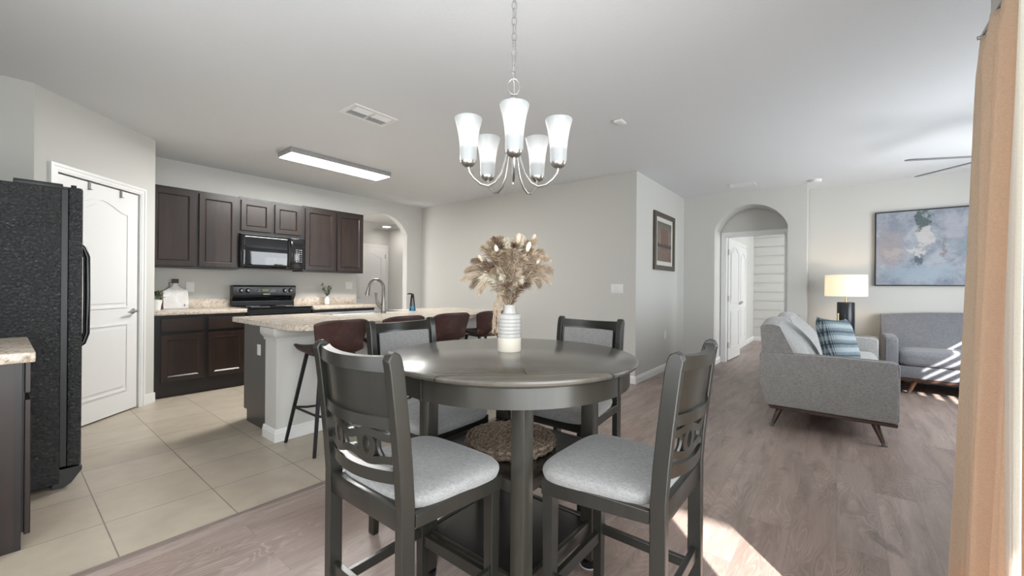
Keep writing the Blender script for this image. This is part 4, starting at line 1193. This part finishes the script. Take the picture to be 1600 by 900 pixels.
def make_chair(label, loc, rz):
    t = thing('dining_chair', label, 'chair', loc, rz, 'counter-height dining chairs round the table')
    # rear posts, each one piece from floor to crest
    for sy in (-1, 1):
        zs = [0, .15, .30, .45, .60, .70, .80, .90, .97]
        front = [(post_x(z) + .022 - .006 * (z < .1), z) for z in zs]
        back = [(post_x(z) - .022 - .004 * (z < .1), z) for z in zs]
        top = [(post_x(1.0) + .020, .995), (post_x(1.0) + .013, 1.010), (post_x(1.0) - .002, 1.018), (post_x(1.0) - .016, 1.011), (post_x(1.0) - .023, .995)]
        o = G().prism(front + top + back[::-1], 'y', sy * .186 - .0155, sy * .186 + .0155).obj('rear_post', m_chair, t, ang=30); mods(o, .003)
    for sy in (-1, 1):
        l = G().bar((.170, sy * .178, .505), (.170, sy * .178, .0), .040, .040, .032, .032, (1, 0, 0)).obj('leg', m_chair, t, smooth=False); mods(l, .002)
        G().box(.170 - .0185, .170 + .0185, sy * .178 - .0185, sy * .178 + .0185, 0, .034, .002).obj('foot_pad', m_sock, l)
    # seat rails
    g = G()
    g.box(-.205, -.178, -.171, .171, .528, .592, .002)
    g.obj('rear_seat_rail', m_chair, t)
    g = G()
    side = [(-.168, .535), (-.168, .572), (0, .566), (.15, .556), (.19, .553), (.19, .507), (.15, .508), (0, .520)]
    for sy in (-1, 1): g.prism(side, 'y', sy * .195 - .010, sy * .195 + .010)
    g.box(.170, .190, -.185, .185, .507, .553)
    mods(g.obj('seat_rail', m_chair, t, smooth=False), .002)
    # cushion: rounded slab, wider at the front
    def cush(u, v):
        a = 2 * PI * u; e = .62
        ca, sa = math.cos(a), math.sin(a)
        x = math.copysign(abs(ca) ** (2 * .21), ca); y = math.copysign(abs(sa) ** (2 * .21), sa)
        xx = .018 + x * .203; hw = .196 + .026 * (x + 1) / 2
        if v < .5: q = v / .5; s_ = 1 - .03 * (1 - math.sin(q * PI / 2)); z = .562 + .024 * q - .010 * x
        else:
            q = (v - .5) / .5; s_ = math.cos(q * PI / 2) ** .34 if q < .999 else 0.0
            z = .586 + .030 * math.sin(q * PI / 2) - .010 * x * (1 - q)
        return (.018 + (xx - .018) * s_, y * hw * s_, z)
    G().grid(cush, 72, 22, True).obj('seat_cushion', m_seat, t, ang=70)
    # back
    g = G()
    def rail_top(n): return (.962, 1.004 - .006 * (1 - n * n))
    bowed(g, .962, 1.0, 0, .001, .028, zfn=rail_top)
    g.obj('crest_rail', m_chair, t); 
    g = G(); bowed(g, .835, .964, 0, .003, .010)
    g.obj('back_panel', m_chair, t)
    g = G(); bowed(g, .845, .953, 0, .014, .012, yh=.150, bow=.030)
    g.obj('back_pad', m_seat, t)
    g = G(); bowed(g, .806, .838, 0, .001, .028)
    g.obj('mid_rail', m_chair, t)
    g = G(); bowed(g, .655, .690, 0, .004, .022, zfn=lambda n: (.655 - .004 * (1 - n * n), .690 - .004 * (1 - n * n)))
    g.obj('lower_rail', m_chair, t)
    g = G()
    def wave_up(n): z = .788 - .012 * math.cos(n * PI * 2.0) * (1 - n * n) - .006; return (z - .0115, z + .0105)
    def wave_dn(n): z = .716 + .010 * math.cos(n * PI * 2.0) * (1 - n * n); return (z - .0105, z + .0115)
    bowed(g, 0, 0, 0, .003, .017, n=28, zfn=wave_up); bowed(g, 0, 0, 0, .003, .017, n=28, zfn=wave_dn)
    for yc in (-.072, .072):
        n_ = 24
        def pt(a, ry, rz_, dx):
            y = yc + ry * math.cos(a); z = .751 + rz_ * math.sin(a)
            return (post_x(z) + .003 - .036 * (1 - (y / .172) ** 2) + dx, y, z)
        L = [[g.bm.verts.new(pt(2 * PI * k / n_, ry, rr, dx)) for k in range(n_)] for ry, rr, dx in ((.034, .040, -.0085), (.034, .040, .0085), (.012, .026, .0085), (.012, .026, -.0085))]
        for i in range(4):
            for k in range(n_):
                g.bm.faces.new((L[i][k], L[i][(k + 1) % n_], L[(i + 1) % 4][(k + 1) % n_], L[(i + 1) % 4][k]))
        for s_ in (-1, 1):       # outward curved wings of each motif
            pts = []
            for q in range(9):
                a = -1 + 2 * q / 8
                y = yc + s_ * (.052 - .016 * (1 - a * a)); z = .751 + a * .034
                pts.append((post_x(z) + .003 - .036 * (1 - (y / .172) ** 2), y, z))
            g.tube(pts, .0068, 6)
    g.obj('open_fretwork', m_chair, t)
    # stretchers
    g = G().box(-.178, .160, .170, .188, .212, .246); o = g.obj('side_stretcher', m_chair, t, smooth=False); mods(o, .002)
    g = G().box(-.178, .160, -.188, -.170, .212, .246); o = g.obj('side_stretcher', m_chair, t, smooth=False); mods(o, .002)
    o = G().box(.160, .180, -.160, .160, .180, .222).obj('front_stretcher', m_chair, t, smooth=False); mods(o, .002)
    o = G().box(-.200, -.180, -.171, .171, .262, .300).obj('rear_stretcher', m_chair, t, smooth=False); mods(o, .002)
    return t
c1 = make_chair('nearest left dining chair, its curved wooden back turned to the viewer', (.872, 1.088, 0), 0)
dup(c1, 'near right dining chair with its back at the right, beside the sunlit floor patch', (1.325, .572, 0), R(90))
dup(c1, 'far left dining chair with fabric back panel, in front of the bar stools', (1.318, 1.545, 0), R(-90))
dup(c1, 'far right dining chair with fabric back panel, beyond the table by the bare wall', (1.878, 1.110, 0), R(180))

# ------------------------------------------------------------------ chandelier
t = thing('chandelier', 'brushed nickel five-light chandelier with lit frosted shades above the dining table', 'chandelier', (TC[0], TC[1], 1.60))
o_ = Vector((0, 0, 0))
g = G().lathe([(.003, .040), (.007, .050), (.009, .06), (.010, .30), (.026, .335), (.027, .372), (.020, .380), (.012, .388)], seg=24)
g.obj('center_column', m_nickel, t)
G().tube([(0, 0, .055), (0, 0, .018)], [.006, .004], 10).obj('finial', m_nickel, t)
G().tube([(camr * (.024 * math.cos(2 * PI * k / 24)) + Vector((0, 0, .428 + .033 * math.sin(2 * PI * k / 24)))) for k in range(24)], .0034, 8, closed=True).obj('loop', m_nickel, t)
g = G(); z = .458; k = 0
while 1.60 + z < H - .05:
    d = camr if k % 2 else camf * .55 + camr * .45
    d = d.normalized()
    g.tube([d * (.0095 * math.cos(2 * PI * q / 16)) + Vector((0, 0, z + .014 + .021 * math.sin(2 * PI * q / 16))) for q in range(16)], .0022, 6, closed=True)
    z += .033; k += 1
g.obj('chain', m_nickel, t)
G().tube([(0.004, 0, .40), (-.004, .003, .6), (.004, -.002, .8), (0, 0, H - 1.60 - .02)], .0022, 6).obj('cord', M('clear_grey_cord', (.35, .35, .36), .4), t)
G().lathe([(.004, -.055), (.035, -.045), (.062, -.020), (.064, 0)], c=(0, 0, H - 1.60), seg=32).obj('ceiling_canopy', m_nickel, t)
RS = .192
base_a = math.atan2(-sy_, -cy_) + R(1)
for k in range(5):
    a = base_a + 2 * PI * k / 5; d = Vector((math.cos(a), math.sin(a), 0))
    pr = [(.006, .235), (.020, .190), (.034, .12), (.052, .062), (.080, .020), (.110, .003), (.140, .008), (.170, .030), (.186, .052), (.192, .078)]
    arm = G().tube([d * r_ + Vector((0, 0, z_)) for r_, z_ in pr], .0052, 10).obj('arm', m_nickel, t)
    c = d * RS
    G().lathe([(.010, .070), (.022, .076), (.030, .086), (.031, .094)], c=(c.x, c.y, 0), seg=28).obj('cup', m_nickel, arm)
    sp = [(.0315, .094), (.0335, .104), (.0340, .13), (.0352, .155), (.0375, .18), (.0412, .205), (.0462, .230), (.0518, .250), (.0555, .264), (.0555, .267), (.0520, .264), (.0385, .205), (.031, .13), (.028, .100)]
    G().lathe(sp, c=(c.x, c.y, 0), seg=36, cap=False).obj('shade', m_shade, arm)
    pl = light('bulb_light', 'POINT', (TC[0] + c.x, TC[1] + c.y, 1.60 + .225), None, .45, (1, .98, .95), radius=.02)

# ------------------------------------------------------------------ ceiling fixtures
t = thing('ceiling_panel_light', 'long lit rectangular ceiling light over the kitchen', 'ceiling light', (2.507, 4.628, H))
G().box(-.612, .612, -.158, .158, -.055, 0, .004).obj('housing', M('grey_light_housing', (.30, .30, .30), .4), t)
G().box(-.600, .600, -.148, .148, -.061, -.0555, .002).obj('lens', m_led, t)
light('kitchen_panel_glow', 'AREA', (2.507, 4.628, H - .07), (0, 0, -1), 36, (1, .985, .96), 1.2, .3)
t = thing('ceiling_vent', 'white louvred air vent in the ceiling above the dining side of the kitchen', 'vent', (1.963, 3.125, H))
g = G(); g.ring(rrect(-.205, .205, -.122, .122), rrect(-.17, .17, -.09, .09), 'z', -.008, 0); g.box(-.006, .006, -.09, .09, -.008, 0); g.box(-.17, .17, -.005, .005, -.008, 0)
g.obj('frame', m_white, t, smooth=False)
G().box(-.17, .17, -.09, .09, -.0015, -.0005).obj('backing', M('vent_shadow_grey', (.22, .22, .22), .8), t, smooth=False)
g = G()
for sx in (-1, 1):
    for k in range(5):
        for sy in (-1, 1):
            y = sy * (.014 + k * .0165)
            g.box(-.078, .078, -.0085, .0085, -.0008, .0008, mat=Matrix.Translation((sx * .088, y, -.006)) @ Matrix.Rotation(R(32 * sy), 4, 'X'))
g.obj('slats', m_white, t, smooth=False)
t = thing('smoke_detector', 'small white rectangular detector on the ceiling right of the chandelier', 'detector', (3.36, 1.49, H))
G().box(-.055, .055, -.035, .035, -.022, 0, .006).obj('case', m_plastic, t)
t = thing('smoke_detector', 'round white smoke detector on the ceiling near the living room corner', 'detector', (6.72, .24, H))
G().lathe([(.050, -.035), (.062, -.028), (.066, 0)], seg=32).obj('case', m_plastic, t)
t = thing('ceiling_vent', 'flat white return vent in the ceiling before the arched doorway', 'vent', (6.46, 1.05, H))
g = G(); g.ring(rrect(-.10, .10, -.16, .16), rrect(-.08, .08, -.14, .14), 'z', -.007, 0)
for k in range(8): g.box(-.07 + k * .02, -.064 + k * .02, -.14, .14, -.006, -.001)
g.obj('frame', m_white, t, smooth=False)
t = thing('downlight', 'small round lit downlight in the hall ceiling beyond the kitchen arch', 'ceiling light', (5.12, 7.48, 2.44))
G().lathe([(.085, -.006), (.095, 0)], seg=32).obj('trim_ring', m_white, t)
G().lathe([(.075, -.010), (.080, -.0065)], seg=32).obj('lens', m_down, t)
light('hall_downlight_glow', 'AREA', (5.12, 7.48, 2.42), (0, 0, -1), 1.5, (1, .93, .90), .16, .16)
light('hall_fill', 'AREA', (2.75, 6.85, 1.4), (1, .1, 0), 17, (1, .95, .94), .9, 1.6)  # fill lamp added beside the solid left wall to brighten the hall

# ceiling fan in the living room
FC = (5.12, -1.05)
t = thing('ceiling_fan', 'five-blade ceiling fan in the living room behind the curtain', 'ceiling fan', (FC[0], FC[1], 0))
G().lathe([(.012, 2.50), (.012, H - .03), (.06, H - .02), (.065, H)], seg=24).obj('downrod', m_nickel, t)
G().lathe([(.03, 2.25), (.09, 2.27), (.10, 2.31), (.095, 2.37), (.05, 2.40), (.012, 2.42), (.012, 2.51)], seg=32).obj('motor', m_nickel, t)
G().lathe([(.02, 2.17), (.07, 2.19), (.085, 2.25)], seg=32).obj('light_bowl', m_ceram, t)
a1_ = math.atan2(-.45 + 1.05, 4.84 - 5.12)
for k in range(5):
    a = a1_ - 2 * PI * k / 5
    m = Matrix.Rotation(a, 4, 'Z') @ Matrix.Translation((0, 0, 2.30)) @ Matrix.Rotation(R(-9), 4, 'X')
    g = G().prism([(.15, -.035), (.62, -.050), (.655, -.035), (.66, 0), (.655, .035), (.62, .050), (.15, .035)], 'z', -.004, .004, m)
    b_ = g.obj('blade', M('grey_fan_blade', (.22, .22, .22), .5), t, smooth=False)
    G().box(.08, .20, -.015, .015, -.008, .002, mat=m).obj('blade_iron', m_nickel, b_, smooth=False)

# ------------------------------------------------------------------ pictures
t = thing('framed_print', 'tall framed landscape print in a dark bronze frame on the wall by the arch', 'picture', (5.925, YC, 1.84))
w, h = .435, .400
g = G(); g.ring(rrect(-w, w, -h, h), rrect(-w + .075, w - .075, -h + .065, h - .065), 'y', -.030, 0)
mods(g.obj('frame', m_frame, t, smooth=False), .006)
G().box(-w + .07, w - .07, -.012, -.002, -h + .06, h - .06).obj('mat', m_mat, t, smooth=False)
pr_ = G().box(-w + .14, w - .14, -.014, -.0125, -h + .125, h - .125).obj('print', m_print, t, smooth=False)
G().box(-.14, .14, -.0155, -.0142, -.12, .18).obj('print_block', m_printblk, pr_, smooth=False)
g = G(); pts = [(-w + .15, -.08)]
for k in range(21):
    x = -w + .15 + (2 * w - .30) * k / 20; pts.append((x, -.035 + .025 * math.sin(k * 2.1) * math.cos(k * .7)))
pts.append((w - .15, -.08)); g.prism(pts, 'y', -.0165, -.0157)
g.obj('print_treeline', m_printdark, pr_, smooth=False)
t = thing('framed_canvas', 'large blue-grey abstract canvas in a thin black frame above the far loveseat', 'picture', (XE, -1.00, 1.728))
w, h = .62, .487
g = G(); g.ring([(-w, -h), (w, -h), (w, h), (-w, h)], [(-w + .014, -h + .014), (w - .014, -h + .014), (w - .014, h - .014), (-w + .014, h - .014)], 'x', -.042, 0)
g.obj('frame', m_blackm, t, smooth=False)
G().box(-.036, -.001, -w + .014, w - .014, -h + .014, h - .014).obj('canvas', m_paint, t, smooth=False)

# ------------------------------------------------------------------ sofas
def puff(g, x0, x1, y0, y1, z0, z1, e=.16, bulge=.0, n=16, mat=None):
    """pillowy rounded box: superellipsoid-like cushion"""
    cx, cy, cz = (x0 + x1) / 2, (y0 + y1) / 2, (z0 + z1) / 2
    ax, ay, az = (x1 - x0) / 2, (y1 - y0) / 2, (z1 - z0) / 2
    old = set(g.bm.verts)
    r = bmesh.ops.create_cube(g.bm, size=2)
    es = list({e_ for v in r['verts'] for e_ in v.link_edges})
    bmesh.ops.subdivide_edges(g.bm, edges=es, cuts=n, use_grid_fill=True)
    allv = [v for v in g.bm.verts if v not in old]
    rad = e
    for v in allv:
        p = v.co.copy(); q = Vector((p.x * ax, p.y * ay, p.z * az))
        c = Vector((max(-ax + rad, min(ax - rad, q.x)) if ax > rad else 0, max(-ay + rad, min(ay - rad, q.y)) if ay > rad else 0, max(-az + rad, min(az - rad, q.z)) if az > rad else 0))
        d = q - c
        # corner rounding
        if d.length > 1e-6:
            m_ = max(abs(d.x), abs(d.y), abs(d.z)); q = c + d.normalized() * min(rad, m_)
        f = (1 - p.x ** 2) * (1 - p.y ** 2)
        q.z += bulge * f * (1 if p.z > 0 else -.3) * abs(p.z)
        v.co = q + Vector((cx, cy, cz))
    if mat is not None: bmesh.ops.transform(g.bm, matrix=mat, verts=list(allv))
    return g
def make_sofa(label, L, fab, nback, loc, rz, legmat, cat='sofa', depth=.90, bulge=.13, inset=.05, splay=.045):
    """back at +y, front at -y, length along x; origin on the floor in the middle"""
    t = thing('sofa', label, cat, loc, rz)
    hx = L / 2; hy = depth / 2
    ARM = .115
    prof = [(-hy, .19), (-hy + .012, .178), (hy - .075, .178), (hy - .045, .19), (hy - .012, .34), (hy, .50), (hy, .615), (hy - .012, .632), (-.10, .640), (-hy + .03, .638), (-hy + .004, .622), (-hy - .002, .60), (-hy, .40)]
    for s_ in (-1, 1):
        x0, x1 = (hx - ARM, hx) if s_ > 0 else (-hx, -hx + ARM)
        arm = G().prism(prof, 'x', x0, x1, bev=.018).obj('arm', fab, t, ang=50)
        xo = x1 - .006 if s_ > 0 else x0 + .006
        q = [(x0 + .02 if s_ > 0 else x1 - .02, 0, 0)]
        g = G(); g.tube([(xo - s_ * .004, y, z + (.004 if z > .6 else 0)) for y, z in [(-hy - .002, .20), (-hy - .003, .40), (-hy - .004, .60), (-hy + .004, .628), (-hy + .03, .642), (-.1, .645), (hy - .02, .636)]], .0045, 6)
        g.obj('piping', fab, arm)
    G().box(-hx + ARM, hx - ARM, -hy + .035, hy - .04, .178, .315, .012).obj('seat_base', fab, t)
    # plinth rail and splayed legs
    pl = [(-hy + .005, .152), (hy - .085, .152), (hy - .07, .176), (-hy + .0, .176)]
    g = G().prism(pl, 'x', -hx + .005, hx - .005); mods(g.obj('base_rail', m_walnut, t, smooth=False), .003)
    for sx in (-1, 1):
        for sy in (-1, 1):
            tp = Vector((sx * (hx - inset), sy * (hy - .12) - (.04 if sy > 0 else 0) + .01, .152)); bt = tp + Vector((sx * splay, sy * .055, -.152))
            l = G().tube([tp, tp.lerp(bt, .9), bt], [.026, .0145, .013], 14).obj('leg', legmat, t)
            G().lathe([(.018, 0), (.018, .028)], c=(bt.x, bt.y, 0), seg=16).obj('leg_cup', m_clear, l)
    # seat cushions
    n = 2 if L > 1.7 else 1
    wx = (2 * hx - 2 * ARM) / n
    for k in range(n):
        a = -hx + ARM + wx * k
        puff(G(), a + .004, a + wx - .004, -hy + .02, hy - .22, .318, .485, .055, .02).obj('seat_cushion', fab, t, ang=70)
    # slanting back frame
    bp = [(hy - .19, .318), (hy - .165, .60), (hy - .12, .81), (hy - .09, .835), (hy - .04, .835), (hy - .012, .81), (hy - .02, .60), (hy - .045, .32)]
    G().prism(bp, 'x', -hx + .02, hx - .02, bev=.014).obj('back_frame', fab, t, ang=50)
    wb = (2 * hx - .012) / nback
    for k in range(nback):
        a = -hx + .006 + wb * k
        def bc(u, v, a=a, wb=wb):
            x = a + .003 + (wb - .006) * u
            fu = math.sin(PI * u) ** .55 if 0 < u < 1 else 0.0
            if v < .70:                      # front face, leaning back and swelling forward
                q = v / .70
                y = (hy - .330) + .175 * q; z = .470 + .375 * q
                y -= bulge * math.sin(PI * min(1, q * .72 + .28)) ** .8 * fu
                for bx_ in (.2, .4, .6, .8):
                    for bz_ in (.42, .78):
                        dd = ((u - bx_) * wb) ** 2 + ((q - bz_) * .375) ** 2
                        y += .010 * math.exp(-dd / .0010)
            else:                            # rounded over the top of the frame
                q = (v - .70) / .30; an = PI * q
                y = (hy - .080) - .075 * math.cos(an); z = .845 + .030 * max(0.0, math.sin(an)) ** .8
            z += .050 * math.sin(PI * u) * v
            return (x, y, z)
        gg = G().grid(bc, 60, 40)
        cols = {}
        for e in (0, 60):
            ring_ = [gg.bm.verts.new(bc(e / 60, j / 40)) for j in range(41)] + [gg.bm.verts.new((bc(e / 60, 0)[0], hy - .03, .47))]
            gg.bm.faces.new(ring_)
        cu = gg.obj('back_cushion', fab, t, ang=60)
        for e in (0.0, 1.0): G().tube([Vector(bc(e, v / 30)) for v in range(28)], .0045, 6).obj('piping', m_pipe if e else fab, cu)
    return t
make_sofa('grey tweed sofa with splayed wooden legs, its armrest facing the dining table', 2.11, m_sofa, 2, (5.245, .090, 0), 0, m_walnut)
make_sofa('blue-grey loveseat against the far wall beneath the abstract canvas', 1.60, m_sofa2, 1, (6.90, -1.235, 0), R(-90), m_walnut_l, depth=.86, bulge=.04, inset=.27, splay=.06)
# throw pillow
t = thing('throw_pillow', 'blue and grey patterned throw pillow leaning on the grey tweed sofa back', 'pillow', (4.77, -.005, .708), R(-24))
def pil(u, v, side):
    x = (u - .5) * 2; z = (v - .5) * 2
    px = x * .245 * (1 - .10 * (1 - x * x) * 0 - .07 * (1 - abs(z)) ** 1 * 0 + .05 * (z * z) - .05)
    pz = z * .215 * (1 + .05 * (x * x) - .05)
    px *= 1 + .05 * abs(z) ** 3; pz *= 1 + .06 * abs(x) ** 3
    th = .085 * (max(0, 1 - x ** 4) * max(0, 1 - z ** 4)) ** .55
    return (px, side * th, pz)
g = G(); g.grid(lambda u, v: pil(u, v, -1), 30, 30); g.grid(lambda u, v: pil(u, v, 1), 30, 30)
bmesh.ops.remove_doubles(g.bm, verts=g.bm.verts, dist=.0005)
pl_ = g.obj('cover', m_pillow, t, ang=80)
pl_.rotation_euler = (R(-16), R(4), 0)
# end table + lamp
t = thing('end_table', 'low side table in the corner behind the sofa holding the lamp', 'table', (6.86, -.08, 0))
G().lathe([(.24, .56), (.245, .57), (.245, .585), (.24, .59)], seg=40).obj('table_top', m_walnut, t)
for k in range(3):
    a = 2 * PI * k / 3 + .4
    G().tube([(.08 * math.cos(a), .08 * math.sin(a), .56), (.19 * math.cos(a), .19 * math.sin(a), 0)], [.018, .012], 10).obj('leg', m_walnut, t)
t = thing('table_lamp', 'table lamp with white drum shade and black cylinder base, lit, in the corner', 'lamp', (6.86, -.08, .591))
G().lathe([(.088, 0), (.092, .006), (.092, .425), (.085, .435)], seg=36).obj('base', m_lampbase, t)
for s_ in (-1, 1):
    p = camr * (.100 * s_); G().bar((p.x, p.y, 0), (p.x, p.y, .29), .016, .02, upv=(cy_, sy_, 0)).obj('bracket', m_brass, t, smooth=False)
G().tube([(0, 0, .435), (0, 0, .60)], .008, 10).obj('stem', m_brass, t)
G().lathe([(.222, .510), (.219, .785), (.215, .785), (.218, .510)], seg=48, cap=False).obj('lamp_shade', m_lampshade, t)
light('lamp_bulb', 'POINT', (6.86, -.08, .591 + .66), None, 2.0, (1, .72, .45), radius=.05)

# ------------------------------------------------------------------ curtains
def curtain(name, label, xa, xb, ybase, mat, phase, amp0, amp1, nf, edge=None, z0=.015, z1=2.14, lean=0.0):
    t = thing(name, label, 'curtain', (0, 0, 0))
    def f(u, v):
        z = z0 + (z1 - z0) * v
        top = max(0, (v - .93) / .07)
        amp = amp0 + (amp1 - amp0) * v
        e1 = xb + (edge(v) if edge else 0)
        x = xa + (e1 - xa) * u
        ph = PI * nf * u + phase + .25 * math.sin(v * 3 + u * 7)
        k_ = math.floor(ph / PI)
        w = (2 * abs(math.sin(ph)) ** .75 - 1) * (.80 + .20 * math.sin(k_ * 2.7 + 1) + .15 * math.sin(k_ * 5.1 + 3 * v))
        w2 = .10 * math.sin(2 * PI * nf * 1.7 * u + 1.3 + 2 * v)
        pinch = 1 + .6 * math.exp(-((v - .93) / .03) ** 2) * math.sin(2 * PI * nf * 2 * u)
        y = ybase + amp * (w + w2 * (1 - v * .5)) * (1 - .3 * top) * (.8 + .2 * pinch) + lean * (1 - v)
        x += .006 * math.sin(2 * PI * nf * u * 2 + phase) * (1 - v)
        return (x, y, z)
    o = G().grid(f, 220, 60).obj('panel', mat, t, ang=80, fix=False); mods(o, solid=.003)
    return t
ct = curtain('curtain', 'tan linen curtain panel gathered in folds at the right edge', 1.50, 2.36, -.438, m_curt, .6, .062, .045, 10, lean=.035, edge=lambda v: .01 * (1 - v) ** 2)
ct2 = curtain('sunlit_curtain_fold', 'sunlit fold of the tan curtain at the extreme right edge, coloured white', 1.47, 1.600, -.335, m_sunlit_fold, .4, .006, .005, 2, edge=lambda v: -.16 * max(0, v - .5) ** 1.3 * 2 - .09 * max(0, .5 - v))  # white panel stands in for the tan curtain's overexposed sunlit fold
t = thing('curtain_rod', 'slim grey curtain rod above the tan curtain', 'curtain rod', (0, 0, 0))
G().tube([(-.9, -.42, 2.149), (2.33, -.42, 2.149)], .006, 12).obj('rod', m_nickel, t)
g = G()
for x in (-.7, 1.5, 2.33): g.tube([(x, -.41, 2.153), (x, -.50, 2.16)], .007, 8)
g.obj('bracket', m_nickel, t)
